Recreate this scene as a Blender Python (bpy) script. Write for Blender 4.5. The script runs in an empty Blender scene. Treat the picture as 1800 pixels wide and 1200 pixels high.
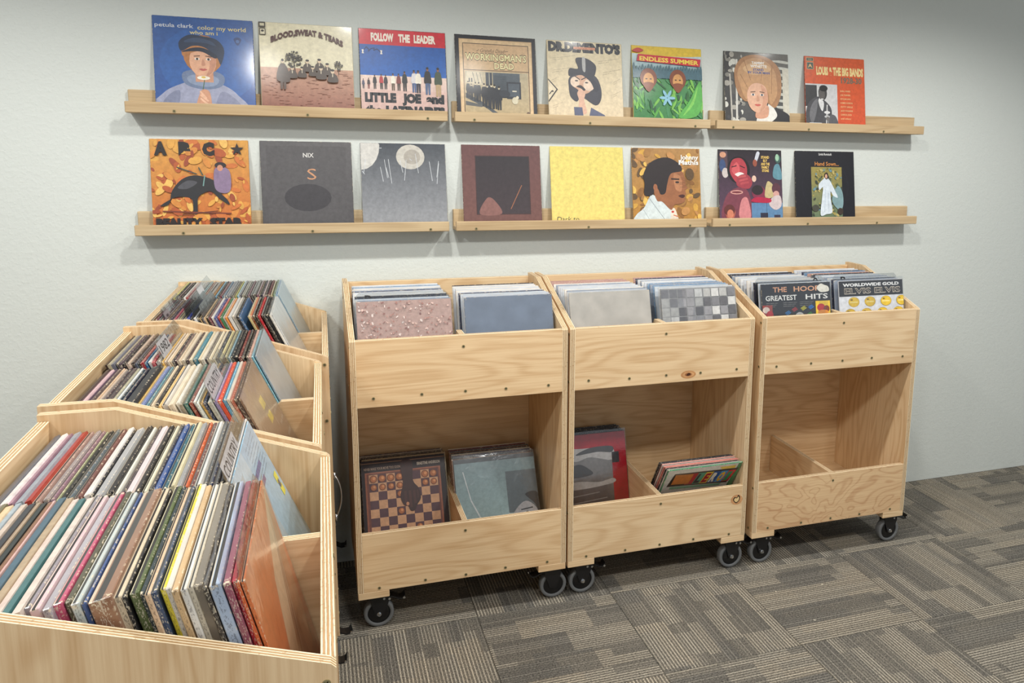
import bpy, bmesh, math, random
from mathutils import Matrix, Vector, Euler
R = random.Random(7)
SC = bpy.context.scene
COL = SC.collection

# ------------------------------------------------------------------ camera, world, lights, exposure
cam_d = bpy.data.cameras.new('camera')
cam = bpy.data.objects.new('camera', cam_d); COL.objects.link(cam)
cam_d.sensor_fit = 'HORIZONTAL'; cam_d.sensor_width = 36.0
cam_d.lens = 36.0 * 1447.15 / 1800.0
cam_d.shift_x = -(1059.11 - 900.0) / 1800.0
cam_d.shift_y = (516.65 - 600.0) / 1800.0
cam_d.clip_start = 0.02; cam_d.clip_end = 60
rx = Vector((0.94324169, -0.33167379, 0.01695888)); up = Vector((0.04108024, 0.1671951, 0.98506762)); fw = Vector((0.32955656, 0.92846017, -0.17133062))
m = Matrix((rx, up, -fw)).transposed().to_4x4(); m.translation = Vector((-0.09685, -3.24893, 1.64938))
cam.matrix_world = m
SC.camera = cam

world = bpy.data.worlds.new('world'); SC.world = world; world.use_nodes = True
bg = world.node_tree.nodes['Background']; bg.inputs[0].default_value = (0.93, 0.97, 1.0, 1); bg.inputs[1].default_value = 0.50

def lamp(x, y, z, watts, size=0.09, spot=150, tint=(1.0, 0.98, 0.94), aim=None):
    l = bpy.data.lights.new('ceiling_lamp', 'SPOT'); l.energy = watts; l.shadow_soft_size = size
    l.spot_size = math.radians(spot); l.spot_blend = 0.6; l.color = tint
    o = bpy.data.objects.new('ceiling_lamp', l); COL.objects.link(o); o.location = (x, y, z)
    if aim: o.rotation_euler = (Vector(aim) - o.location).to_track_quat('-Z', 'Y').to_euler()
for lx in (-1.15, 0.12, 1.30, 2.50):
    lamp(lx, -1.13, 2.64, 52, 0.05)
for lx in (-1.9, -0.35, 1.1, 2.5):
    lamp(lx, -3.1, 3.2, 84, 0.12, 160)
SC.view_settings.view_transform = 'Standard'; SC.view_settings.look = 'None'
SC.view_settings.gamma = 1.0; SC.view_settings.use_curve_mapping = False
SC.view_settings.exposure = 0.0

# ------------------------------------------------------------------ helpers
def lin(c):
    r = []
    for v in c[:3]:
        v = v / 255.0
        r.append(v / 12.92 if v <= 0.04045 else ((v + 0.055) / 1.055) ** 2.4)
    return (r[0], r[1], r[2], 1.0)

def tag(o, label=None, cat=None, group=None, kind=None):
    if label: o['label'] = label
    if cat: o['category'] = cat
    if group: o['group'] = group
    if kind: o['kind'] = kind
    return o

def link(o, parent=None):
    COL.objects.link(o)
    if parent is not None: o.parent = parent
    return o

def obj(name, me, mat=None, parent=None, loc=(0, 0, 0), rot=None):
    o = bpy.data.objects.new(name, me)
    if mat is not None and me is not None and not me.materials: me.materials.append(mat)
    link(o, parent); o.location = loc
    if rot: o.rotation_euler = rot
    return o

def empty(name, loc=(0, 0, 0), rz=0):
    o = bpy.data.objects.new(name, None); link(o); o.location = loc; o.rotation_euler = (0, 0, rz); o.empty_display_size = 0.1
    return o

def mesh_bm(name, bm, smooth=False):
    me = bpy.data.meshes.new(name); bm.normal_update(); bm.to_mesh(me); bm.free()
    if smooth:
        for p in me.polygons: p.use_smooth = True
    return me

def box_bm(sx, sy, sz, c=(0, 0, 0), bev=0.0, bm=None):
    own = bm is None
    bm = bm or bmesh.new()
    r = bmesh.ops.create_cube(bm, size=1.0)
    vs = r['verts']
    for v in vs: v.co = Vector((v.co.x * sx + c[0], v.co.y * sy + c[1], v.co.z * sz + c[2]))
    if bev > 0:
        es = list({e for v in vs for e in v.link_edges})
        bmesh.ops.bevel(bm, geom=es, offset=bev, segments=1, affect='EDGES', profile=0.5)
    return bm

def cyl_bm(bm, r, h, c, axis='Z', seg=24, r2=None):
    rot = {'Z': Matrix.Identity(3), 'Y': Matrix.Rotation(math.pi / 2, 3, 'X'), 'X': Matrix.Rotation(math.pi / 2, 3, 'Y')}[axis].to_4x4()
    bmesh.ops.create_cone(bm, cap_ends=True, segments=seg, radius1=r, radius2=r if r2 is None else r2, depth=h, matrix=Matrix.Translation(c) @ rot)
    return bm

def prism_bm(pts, x0, x1, bm=None):
    """polygon in the y,z plane extruded along x"""
    bm = bm or bmesh.new()
    a = [bm.verts.new((x0, p[0], p[1])) for p in pts]; b = [bm.verts.new((x1, p[0], p[1])) for p in pts]
    n = len(pts)
    bm.faces.new(a); bm.faces.new(list(reversed(b)))
    for i in range(n): bm.faces.new((a[i], b[i], b[(i + 1) % n], a[(i + 1) % n]))
    bmesh.ops.recalc_face_normals(bm, faces=bm.faces)
    return bm

# ------------------------------------------------------------------ materials
class NT:
    def __init__(s, name):
        s.m = bpy.data.materials.new(name); s.m.use_nodes = True; s.t = s.m.node_tree; s.n = s.t.nodes; s.l = s.t.links
        s.b = s.n['Principled BSDF']
    def add(s, typ, **kw):
        n = s.n.new(typ)
        for k, v in kw.items():
            if k.startswith('i_'):
                k2 = k[2:]; n.inputs[int(k2) if k2.isdigit() else k2].default_value = v
            else: setattr(n, k, v)
        return n
    def c(s, a, b): s.l.new(a, b)
    def math(s, op, a, b=None, c=None):
        n = s.n.new('ShaderNodeMath'); n.operation = op
        for i, v in enumerate((a, b, c)):
            if v is None: continue
            if isinstance(v, (int, float)): n.inputs[i].default_value = v
            else: s.c(v, n.inputs[i])
        return n.outputs[0]
    def mix(s, fac, a, b, mode='MIX'):
        n = s.n.new('ShaderNodeMix'); n.data_type = 'RGBA'; n.blend_type = mode
        for i, v in ((0, fac), (6, a), (7, b)):
            if isinstance(v, (int, float)): n.inputs[i].default_value = v
            elif isinstance(v, tuple): n.inputs[i].default_value = v
            else: s.c(v, n.inputs[i])
        return n.outputs[2]
    def ramp(s, fac, stops):
        n = s.n.new('ShaderNodeValToRGB'); e = n.color_ramp.elements
        while len(e) > 1: e.remove(e[-1])
        e[0].position = stops[0][0]; e[0].color = stops[0][1]
        for p, c in stops[1:]:
            x = e.new(p); x.color = c
        s.c(fac, n.inputs[0]); return n.outputs[0]

def simple(name, rgb, rough=0.5, metal=0.0, spec=0.5, coat=0.0):
    k = NT(name); k.b.inputs['Base Color'].default_value = lin(rgb); k.b.inputs['Roughness'].default_value = rough
    k.b.inputs['Metallic'].default_value = metal; k.b.inputs['Specular IOR Level'].default_value = spec
    k.b.inputs['Coat Weight'].default_value = coat
    return k.m

def bumped(k, h, strength, dist):
    b = k.add('ShaderNodeBump', i_Strength=strength, i_Distance=dist); k.c(h, b.inputs['Height']); k.c(b.outputs[0], k.b.inputs['Normal'])

def wood(name, axis, light=(234, 207, 167), dark=(194, 153, 106), seed=0.0, contour=15.0, thin=2.0):
    """birch-faced plywood, grain along the given axis (0 x, 1 y, 2 z)"""
    k = NT(name); tc = k.add('ShaderNodeTexCoord'); oi = k.add('ShaderNodeObjectInfo')
    comb = k.add('ShaderNodeCombineXYZ')
    off = k.math('MULTIPLY_ADD', oi.outputs['Random'], 37.0, seed)
    for i in range(3): k.c(off, comb.inputs[i])
    ad = k.add('ShaderNodeVectorMath', operation='ADD'); k.c(tc.outputs['Object'], ad.inputs[0]); k.c(comb.outputs[0], ad.inputs[1])
    sc = [4.2, 4.2, 4.2]; sc[axis] = 0.55 if thin < 4 else 2.2
    mp = k.add('ShaderNodeMapping'); mp.inputs['Scale'].default_value = sc; k.c(ad.outputs[0], mp.inputs[0])
    n1 = k.add('ShaderNodeTexNoise', i_Scale=1.5, i_Detail=2.0, i_Roughness=0.5, i_Distortion=0.3 if thin < 4 else 0.9); k.c(mp.outputs[0], n1.inputs['Vector'])
    s = k.math('SINE', k.math('MULTIPLY', n1.outputs[0], contour * 6.283))
    lines = k.math('POWER', k.math('MULTIPLY_ADD', s, 0.5, 0.5), thin)
    sc2 = [190.0, 190.0, 190.0]; sc2[axis] = 5.0
    mp2 = k.add('ShaderNodeMapping'); mp2.inputs['Scale'].default_value = sc2; k.c(ad.outputs[0], mp2.inputs[0])
    n2 = k.add('ShaderNodeTexNoise', i_Scale=1.0, i_Detail=3.0, i_Roughness=0.6); k.c(mp2.outputs[0], n2.inputs['Vector'])
    sc3 = [5.0, 5.0, 5.0]; sc3[axis] = 1.4
    mp3 = k.add('ShaderNodeMapping'); mp3.inputs['Scale'].default_value = sc3; k.c(ad.outputs[0], mp3.inputs[0])
    n3 = k.add('ShaderNodeTexNoise', i_Scale=1.0, i_Detail=2.0); k.c(mp3.outputs[0], n3.inputs['Vector'])
    f = k.math('ADD', k.math('MULTIPLY', lines, 0.34), k.math('MULTIPLY', k.math('SUBTRACT', n2.outputs[0], 0.38), 1.0))
    f = k.math('ADD', f, k.math('MULTIPLY', k.math('SUBTRACT', n3.outputs[0], 0.5), 0.5))
    f.node.use_clamp = True
    col = k.mix(f, lin(light), lin(dark))
    tint = k.ramp(oi.outputs['Random'], [(0.0, (1, 1, 1, 1)), (0.5, (0.97, 0.94, 0.90, 1)), (1.0, (1.0, 0.97, 0.93, 1))])
    k.c(k.mix(1.0, col, tint, 'MULTIPLY'), k.b.inputs['Base Color'])
    k.b.inputs['Roughness'].default_value = 0.42; k.b.inputs['Specular IOR Level'].default_value = 0.4
    bumped(k, n2.outputs[0], 0.08, 0.001)
    return k.m

def ply_edge(name, axis, t=0.018):
    """layered plywood edge, plies stacked along the axis (object origin at the panel's mid-thickness)"""
    k = NT(name); tc = k.add('ShaderNodeTexCoord'); sp = k.add('ShaderNodeSeparateXYZ'); k.c(tc.outputs['Object'], sp.inputs[0])
    mp = k.add('ShaderNodeMapping'); s = [40.0, 40.0, 40.0]; s[axis] = 260.0; mp.inputs['Scale'].default_value = s; k.c(tc.outputs['Object'], mp.inputs[0])
    n = k.add('ShaderNodeTexNoise', i_Scale=1.0, i_Detail=4.0, i_Roughness=0.65); k.c(mp.outputs[0], n.inputs['Vector'])
    u = k.math('MULTIPLY_ADD', sp.outputs[axis], 1.0 / t, 0.5)
    u = k.math('ADD', u, k.math('MULTIPLY', k.math('SUBTRACT', n.outputs[0], 0.5), 0.10))
    L = lin((242, 222, 186)); D = lin((186, 148, 102)); G = lin((96, 72, 46))
    st = []
    for i in range(7):
        a = i / 7.0
        st += [(a + 0.012, L if i % 2 == 0 else D), (a + 0.105, L if i % 2 == 0 else D)]
        if i < 6: st.append((a + 0.128, G))
    col = k.ramp(u, st)
    n2 = k.add('ShaderNodeTexNoise', i_Scale=120.0, i_Detail=2.0); k.c(tc.outputs['Object'], n2.inputs['Vector'])
    col = k.mix(k.math('MULTIPLY', k.math('GREATER_THAN', n2.outputs[0], 0.66), 0.45), col, lin((150, 116, 78)))
    k.c(col, k.b.inputs['Base Color']); k.b.inputs['Roughness'].default_value = 0.6
    return k.m

WOOD = [wood('plywood_grain_x', 0), wood('plywood_grain_y', 1), wood('plywood_grain_z', 2)]
LEDGE_WOOD = wood('ledge_wood', 0, (204, 182, 146), (160, 132, 96), 3.0, 6.0)
FIG_WOOD = wood('figured_maple', 0, (230, 198, 154), (176, 120, 80), 11.0, 13.0, 7.0)
EDGE = [ply_edge('plywood_edge_x', 0), ply_edge('plywood_edge_y', 1), ply_edge('plywood_edge_z', 2)]
STEEL = simple('bronze_screw', (150, 140, 104), 0.4, 0.35)
SLOT = simple('screw_recess', (40, 35, 25), 0.6, 0.6)
BLACKM = simple('black_powder_coat', (22, 22, 24), 0.38)
HUB = simple('black_wheel_hub', (16, 16, 18), 0.3)
TYRE = simple('grey_rubber_tyre', (112, 114, 115), 0.6)
CHROME = simple('polished_steel', (205, 208, 212), 0.18, 1.0)

def wall_mat():
    k = NT('orange_peel_wall_paint'); tc = k.add('ShaderNodeTexCoord')
    n = k.add('ShaderNodeTexNoise', i_Scale=110.0, i_Detail=2.0, i_Roughness=0.5); k.c(tc.outputs['Object'], n.inputs['Vector'])
    n2 = k.add('ShaderNodeTexNoise', i_Scale=45.0, i_Detail=1.0); k.c(tc.outputs['Object'], n2.inputs['Vector'])
    h = k.math('ADD', k.math('SMOOTH_MAX', n.outputs[0], 0.5, 0.1), k.math('MULTIPLY', n2.outputs[0], 0.6))
    bumped(k, h, 0.42, 0.004)
    k.b.inputs['Base Color'].default_value = lin((214, 219, 214)); k.b.inputs['Roughness'].default_value = 0.55; k.b.inputs['Specular IOR Level'].default_value = 0.3
    return k.m
WALL = wall_mat()
CEIL = simple('ceiling_paint', (225, 225, 222), 0.9)

def carpet_mat():
    """striped loop-pile carpet tile, stripes along local y"""
    k = NT('striped_carpet_tile'); tc = k.add('ShaderNodeTexCoord'); oi = k.add('ShaderNodeObjectInfo'); sp = k.add('ShaderNodeSeparateXYZ'); k.c(tc.outputs['Object'], sp.inputs[0])
    off = k.math('MULTIPLY', oi.outputs['Random'], 91.0)
    x, y = sp.outputs[0], sp.outputs[1]
    lane = k.math('FLOOR', k.math('MULTIPLY', x, 1 / 0.0115))
    def wn(*v):
        n = k.add('ShaderNodeTexWhiteNoise', noise_dimensions='3D'); cb = k.add('ShaderNodeCombineXYZ')
        for i, a in enumerate(v):
            if isinstance(a, (int, float)): cb.inputs[i].default_value = a
            else: k.c(a, cb.inputs[i])
        k.c(cb.outputs[0], n.inputs['Vector']); return n.outputs[0]
    def cells(wx, wy, sd):
        return wn(k.math('FLOOR', k.math('MULTIPLY', k.math('ADD', x, off), 1 / wx)), k.math('FLOOR', k.math('MULTIPLY_ADD', k.math('ADD', y, k.math('MULTIPLY', wn(k.math('FLOOR', k.math('MULTIPLY', k.math('ADD', x, off), 1 / wx)), sd, off), 0.3)), 1 / wy, off)), k.math('ADD', off, sd))
    blk = k.math('ADD', k.math('MULTIPLY', cells(0.115, 0.26, 1.0), 0.6), k.math('MULTIPLY', cells(0.046, 0.19, 5.0), 0.4))
    ph = k.math('ABSOLUTE', k.math('SUBTRACT', k.math('FRACT', k.math('MULTIPLY', x, 1 / 0.0115)), 0.5))
    line = k.math('LESS_THAN', ph, 0.20)
    lane_r = wn(lane, off, 3.0)
    loops = k.add('ShaderNodeTexNoise', i_Scale=1.0, i_Detail=2.0, i_Roughness=0.7)
    mp = k.add('ShaderNodeMapping'); mp.inputs['Scale'].default_value = (300, 150, 300); k.c(tc.outputs['Object'], mp.inputs[0]); k.c(mp.outputs[0], loops.inputs['Vector'])
    big = k.add('ShaderNodeTexNoise', i_Scale=3.0, i_Detail=2.0); k.c(tc.outputs['Object'], big.inputs['Vector'])
    lp = k.ramp(loops.outputs[0], [(0.30, (0, 0, 0, 1)), (0.70, (1, 1, 1, 1))])
    base = k.mix(lp, lin((48, 47, 46)), lin((146, 141, 131)))
    lightc = k.mix(lp, lin((130, 124, 113)), lin((224, 217, 201)))
    amt = k.math('MULTIPLY', line, k.math('ADD', k.math('MULTIPLY', k.math('GREATER_THAN', blk, 0.45), 0.48), k.math('MULTIPLY', lane_r, 0.46)))
    col = k.mix(amt, base, lightc)
    shade = k.ramp(blk, [(0.15, (0.80, 0.81, 0.83, 1)), (0.5, (1.0, 0.985, 0.96, 1)), (0.85, (1.12, 1.07, 1.0, 1))])
    col = k.mix(1.0, col, shade, 'MULTIPLY')
    k.c(col, k.b.inputs['Base Color']); k.b.inputs['Roughness'].default_value = 0.95; k.b.inputs['Specular IOR Level'].default_value = 0.1
    bumped(k, k.math('ADD', loops.outputs[0], k.math('MULTIPLY', line, 0.5)), 0.8, 0.004)
    return k.m
CARPET = carpet_mat()
UNDER = simple('carpet_adhesive', (46, 44, 42), 0.9)

def sleeve_mat(name, rough, coat):
    """printed card sleeve in the object's own colour, cream wear on the edges, dark slit on the open top, marks on the spine"""
    k = NT(name); oi = k.add('ShaderNodeObjectInfo'); tc = k.add('ShaderNodeTexCoord'); ge = k.add('ShaderNodeNewGeometry')
    g = k.add('ShaderNodeSeparateXYZ'); k.c(tc.outputs['Generated'], g.inputs[0])
    ob = k.add('ShaderNodeVectorMath', operation='ADD'); k.c(tc.outputs['Object'], ob.inputs[0])
    cb = k.add('ShaderNodeCombineXYZ'); off = k.math('MULTIPLY', oi.outputs['Random'], 57.0)
    for i in range(3): k.c(off, cb.inputs[i])
    k.c(cb.outputs[0], ob.inputs[1])
    wear = k.add('ShaderNodeTexNoise', i_Scale=150.0, i_Detail=4.0, i_Roughness=0.7); k.c(ob.outputs[0], wear.inputs['Vector'])
    nx = k.add('ShaderNodeVectorTransform', vector_type='NORMAL', convert_from='WORLD', convert_to='OBJECT'); k.c(ge.outputs['True Normal'], nx.inputs[0])
    nn = k.add('ShaderNodeSeparateXYZ'); k.c(nx.outputs[0], nn.inputs[0])
    ex = k.math('ABSOLUTE', k.math('MULTIPLY_ADD', g.outputs[0], 2.0, -1.0)); ez = g.outputs[2]; ey = k.math('ABSOLUTE', k.math('MULTIPLY_ADD', g.outputs[1], 2.0, -1.0))
    front = k.math('GREATER_THAN', k.math('ABSOLUTE', nn.outputs[1]), 0.7)
    ef = k.math('MAXIMUM', k.math('MULTIPLY', k.math('SUBTRACT', ex, 0.982), 55.0), k.math('MULTIPLY', k.math('SUBTRACT', ez, 0.990), 100.0))
    es = k.math('MULTIPLY', k.math('SUBTRACT', ey, 0.72), 3.0)
    corner = k.math('MULTIPLY', k.math('MINIMUM', k.math('SUBTRACT', ex, 0.93), k.math('SUBTRACT', ez, 0.965)), 40.0)
    edge = k.math('MAXIMUM', k.math('ADD', k.math('MULTIPLY', front, ef), k.math('MULTIPLY', k.math('SUBTRACT', 1.0, front), es)), corner)
    edge = k.math('MULTIPLY', k.math('MAXIMUM', edge, 0.0), k.math('MULTIPLY', k.math('GREATER_THAN', wear.outputs[0], 0.56), 0.7)); edge.node.use_clamp = True
    mott = k.add('ShaderNodeTexNoise', i_Scale=16.0, i_Detail=3.0); k.c(ob.outputs[0], mott.inputs['Vector'])
    base = k.mix(k.math('MULTIPLY_ADD', mott.outputs[0], 0.9, -0.25), oi.outputs['Color'], k.mix(0.6, oi.outputs['Color'], (0.02, 0.02, 0.02, 1)))
    col = k.mix(edge, base, lin((222, 207, 178)))
    # open top: two boards with a dark slit between
    top = k.math('GREATER_THAN', nn.outputs[2], 0.7)
    slit = k.math('LESS_THAN', k.math('ABSOLUTE', k.math('SUBTRACT', g.outputs[1], 0.56)), 0.17)
    gate = k.math('GREATER_THAN', oi.outputs['Random'], 0.42)
    col = k.mix(k.math('MULTIPLY', k.math('MULTIPLY', top, slit), gate), col, lin((38, 33, 30)))
    rim = k.math('GREATER_THAN', g.outputs[1], 0.80)
    col = k.mix(k.math('MULTIPLY', k.math('MULTIPLY', top, rim), k.math('MULTIPLY', gate, 0.75)), col, lin((214, 200, 174)))
    # spine: faint printed title marks
    side = k.math('GREATER_THAN', k.math('ABSOLUTE', nn.outputs[0]), 0.7)
    mp = k.add('ShaderNodeMapping'); mp.inputs['Scale'].default_value = (1, 700, 330); k.c(ob.outputs[0], mp.inputs[0])
    tx = k.add('ShaderNodeTexNoise', i_Scale=1.0, i_Detail=1.0); k.c(mp.outputs[0], tx.inputs['Vector'])
    band = k.math('MULTIPLY', k.math('GREATER_THAN', tx.outputs[0], 0.56), k.math('LESS_THAN', k.math('ABSOLUTE', k.math('SUBTRACT', g.outputs[1], 0.5)), 0.25))
    lum = k.add('ShaderNodeRGBToBW'); k.c(oi.outputs['Color'], lum.inputs[0])
    inkc = k.mix(k.math('LESS_THAN', lum.outputs[0], 0.25), lin((40, 34, 34)), lin((226, 218, 196)))
    col = k.mix(k.math('MULTIPLY', k.math('MULTIPLY', side, band), k.math('MULTIPLY', k.math('GREATER_THAN', k.math('FRACT', off), 0.35), 0.45)), col, inkc)
    k.c(col, k.b.inputs['Base Color']); k.b.inputs['Roughness'].default_value = rough; k.b.inputs['Coat Weight'].default_value = coat; k.b.inputs['Coat Roughness'].default_value = 0.12
    return k.m
SLEEVE = sleeve_mat('card_sleeve', 0.5, 0.0)
SLEEVE_GLOSS = sleeve_mat('laminated_sleeve', 0.35, 0.5)

def print_mat(name, rough, coat):
    k = NT(name); at = k.add('ShaderNodeAttribute', attribute_name='Col'); tc = k.add('ShaderNodeTexCoord')
    n = k.add('ShaderNodeTexNoise', i_Scale=60.0, i_Detail=4.0, i_Roughness=0.7); k.c(tc.outputs['Object'], n.inputs['Vector'])
    s = k.ramp(n.outputs[0], [(0.25, (0.78, 0.78, 0.78, 1)), (0.75, (1.16, 1.16, 1.16, 1))])
    k.c(k.mix(1.0, at.outputs['Color'], s, 'MULTIPLY'), k.b.inputs['Base Color']); k.b.inputs['Roughness'].default_value = rough
    k.b.inputs['Coat Weight'].default_value = coat; k.b.inputs['Coat Roughness'].default_value = 0.1
    return k.m
PRINT = print_mat('cover_ink', 0.42, 0.15)
PRINT_GLOSS = print_mat('glossy_cover_ink', 0.3, 0.8)

def clear_mat(name, tint, gloss, rough):
    k = NT(name); out = k.n['Material Output']
    tr = k.add('ShaderNodeBsdfTransparent'); tr.inputs[0].default_value = tint
    gl = k.add('ShaderNodeBsdfGlossy'); gl.inputs['Roughness'].default_value = rough; gl.inputs['Color'].default_value = (0.9, 0.93, 0.96, 1)
    tc = k.add('ShaderNodeTexCoord'); n = k.add('ShaderNodeTexNoise', i_Scale=14.0, i_Detail=2.0, i_Distortion=1.5); k.c(tc.outputs['Object'], n.inputs['Vector'])
    b = k.add('ShaderNodeBump', i_Strength=0.2, i_Distance=0.008); k.c(n.outputs[0], b.inputs['Height']); k.c(b.outputs[0], gl.inputs['Normal'])
    lw = k.add('ShaderNodeLayerWeight', i_Blend=0.25); f = k.math('MULTIPLY_ADD', lw.outputs['Facing'], 0.35, gloss); f.node.use_clamp = True
    mx = k.add('ShaderNodeMixShader'); k.c(f, mx.inputs[0]); k.c(tr.outputs[0], mx.inputs[1]); k.c(gl.outputs[0], mx.inputs[2]); k.c(mx.outputs[0], out.inputs[0])
    return k.m
CLEAR = clear_mat('clear_acrylic', (0.86, 0.87, 0.87, 1), 0.07, 0.08)
BAG = clear_mat('clear_plastic_bag', (0.93, 0.94, 0.95, 1), 0.06, 0.15)
SMOKE = clear_mat('smoky_acrylic', (0.55, 0.56, 0.57, 1), 0.07, 0.12)

# ------------------------------------------------------------------ flat print: shapes and lettering laid on a face
_tx = {}
def text_geo(s, bold=0.0):
    key = (s, bold)
    if key not in _tx:
        cu = bpy.data.curves.new('lettering', 'FONT'); cu.body = s; cu.offset = bold; cu.resolution_u = 2
        o = bpy.data.objects.new('lettering', cu); COL.objects.link(o)
        bpy.context.view_layer.update()
        me = bpy.data.meshes.new_from_object(o.evaluated_get(bpy.context.evaluated_depsgraph_get()))
        vs = [(v.co.x, v.co.y) for v in me.vertices]; fs = [tuple(p.vertices) for p in me.polygons]
        bpy.data.objects.remove(o); bpy.data.curves.remove(cu); bpy.data.meshes.remove(me)
        _tx[key] = (vs, fs)
    return _tx[key]

def smooth_loop(pts, n=5):
    out = []; N = len(pts)
    for i in range(N):
        p0, p1, p2, p3 = pts[i - 1], pts[i], pts[(i + 1) % N], pts[(i + 2) % N]
        for j in range(n):
            t = j / n
            out.append(tuple(0.5 * ((2 * p1[a]) + (-p0[a] + p2[a]) * t + (2 * p0[a] - 5 * p1[a] + 4 * p2[a] - p3[a]) * t * t + (-p0[a] + 3 * p1[a] - 3 * p2[a] + p3[a]) * t ** 3) for a in (0, 1)))
    return out

def art(shapes):
    """list of (verts2d, faces, colour or (bottom, top)) from the shape list, in a unit square, y up"""
    L = []
    for s in shapes:
        k = s[0]
        if k == 'rect':
            x0, y0, x1, y1, c = s[1:6]; L.append(([(x0, y0), (x1, y0), (x1, y1), (x0, y1)], [(0, 1, 2, 3)], c))
        elif k == 'poly':
            L.append((list(s[1]), [tuple(range(len(s[1])))], s[2]))
        elif k == 'blob':
            p = smooth_loop(s[1]); L.append((p, [tuple(range(len(p)))], s[2]))
        elif k == 'ell':
            cx, cy, ax, ay, c = s[1:6]; r = s[6] if len(s) > 6 else 0; n = 20
            p = []
            for i in range(n):
                a = 2 * math.pi * i / n; u, v = ax * math.cos(a), ay * math.sin(a)
                p.append((cx + u * math.cos(r) - v * math.sin(r), cy + u * math.sin(r) + v * math.cos(r)))
            L.append((p, [tuple(range(n))], c))
        elif k == 'text':      # text, x0, x1, baseline y, cap height, colour, opts
            t, x0, x1, y, h, c = s[1:7]; op = s[7] if len(s) > 7 else {}
            vs, fs = text_geo(t, op.get('bold', 0.0))
            if not vs: continue
            a = min(v[0] for v in vs); b = max(v[0] for v in vs); w = max(b - a, 1e-6); vv = []
            for (px, py) in vs:
                u = (px - a) / w; q = py / 0.7
                X = x0 + u * (x1 - x0) + op.get('shear', 0) * q * h; Y = y + q * h + op.get('arc', 0) * (1 - (2 * u - 1) ** 2) + op.get('rise', 0) * u
                vv.append((X, Y))
            if op.get('vert'):
                cx, cy = op['vert']; vv = [(cx - (Y - cy), cy + (X - cx)) for X, Y in vv]
            L.append((vv, fs, c))
        elif k == 'line':
            (x0, y0), (x1, y1), w, c = s[1:5]; d = math.hypot(x1 - x0, y1 - y0) or 1; nx, ny = -(y1 - y0) / d * w / 2, (x1 - x0) / d * w / 2
            L.append(([(x0 + nx, y0 + ny), (x0 - nx, y0 - ny), (x1 - nx, y1 - ny), (x1 + nx, y1 + ny)], [(0, 1, 2, 3)], c))
    return L

def art_mesh(name, shapes, W, H, y0, ox=0.0, oz=0.0, step=0.00003, clip=True):
    V, F, C = [], [], []
    for i, (vs, fs, c) in enumerate(art(shapes)):
        b = len(V); yy = y0 - step * (i + 1)
        grad = isinstance(c[0], (tuple, list))
        zs = [v[1] for v in vs]; z0, z1 = min(zs), max(zs)
        cl = []
        for (u, v) in vs:
            if clip: u = min(max(u, 0), 1); v = min(max(v, 0), 1)
            V.append(((u - 0.5) * W + ox, yy, v * H + oz))
            if grad:
                t = (v - z0) / (z1 - z0 + 1e-9); a, d = lin(c[0]), lin(c[1]); cl.append(tuple(a[j] * (1 - t) + d[j] * t for j in range(3)) + (1,))
            else: cl.append(lin(c))
        for f in fs:
            F.append(tuple(b + q for q in f)); C += [cl[q] for q in f]
    me = bpy.data.meshes.new(name); me.from_pydata(V, [], F)
    ca = me.color_attributes.new('Col', 'FLOAT_COLOR', 'CORNER')
    ca.data.foreach_set('color', [x for c in C for x in c])
    # faces look towards -y
    me.update()
    bm = bmesh.new(); bm.from_mesh(me)
    for f in bm.faces:
        if f.normal.y > 0: f.normal_flip()
    bm.to_mesh(me); bm.free()
    return me

# ------------------------------------------------------------------ room
def room():
    bm = box_bm(8.2, 0.12, 3.4, (1.1, 0.06, 1.7)); w = obj('wall_back', mesh_bm('wall_back', bm), WALL); tag(w, kind='structure')
    bm = box_bm(8.2, 6.2, 0.12, (1.1, -3.04, 3.46)); c = obj('ceiling', mesh_bm('ceiling', bm), CEIL); tag(c, kind='structure')
    bm = box_bm(8.2, 6.2, 0.08, (1.1, -3.04, -0.046)); f = obj('floor', mesh_bm('floor', bm), UNDER); tag(f, kind='structure')
    S = 0.508; g = mesh_bm('carpet_tile', box_bm(S - 0.0012, S - 0.0012, 0.006, (0, 0, -0.003), 0.0012)); g.materials.append(CARPET)
    for i in range(-4, 8):
        for j in range(-6, 2):
            x, y = 0.913 + S * (i + 0.5) - 0.508 * 2, -1.065 + S * (j + 0.5)
            if y + S / 2 > 0.001: continue
            t = obj('carpet_tile', g, None, f, (x, y, 0)); t.rotation_euler = (0, 0, (0 if (i + j) % 2 == 0 else math.pi / 2) + (math.pi if (i * 7 + j * 3) % 5 < 2 else 0))
    # the strip of cut tiles along the wall
    cut = -0.049
    g2 = mesh_bm('carpet_tile_cut', box_bm(S - 0.0012, 0.047, 0.006, (0, 0, -0.003), 0.0012)); g2.materials.append(CARPET)
    for i in range(-4, 8): obj('carpet_tile', g2, None, f, (0.913 + S * (i + 0.5) - 1.016, cut + 0.0245, 0))
room()

# ------------------------------------------------------------------ record browsers (plywood bins on castors)
W, T, D = 0.7337, 0.018, 0.4964
ZB, ZL, ZU0, ZU1, ZT, ZK, BRK = 0.155, 0.365, 0.807, 1.0335, 1.163, 0.1295, 0.125
ZF_UP, ZF_LO = 0.836, 0.196
COLX = (T + 0.17, T + 0.34 + T + 0.17)

def panel(name, sx, sy, sz, c, face, thick, parent, woodmat=None):
    """box with plywood faces and layered edges; thick = thickness axis, face = grain axis"""
    me = mesh_bm(name, box_bm(sx, sy, sz, (0, 0, 0), 0.0009))
    me.materials.append(woodmat or WOOD[face]); me.materials.append(EDGE[thick])
    for p in me.polygons: p.material_index = 0 if abs(p.normal[thick]) > 0.8 else 1
    return obj(name, me, None, parent, c)

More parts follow.
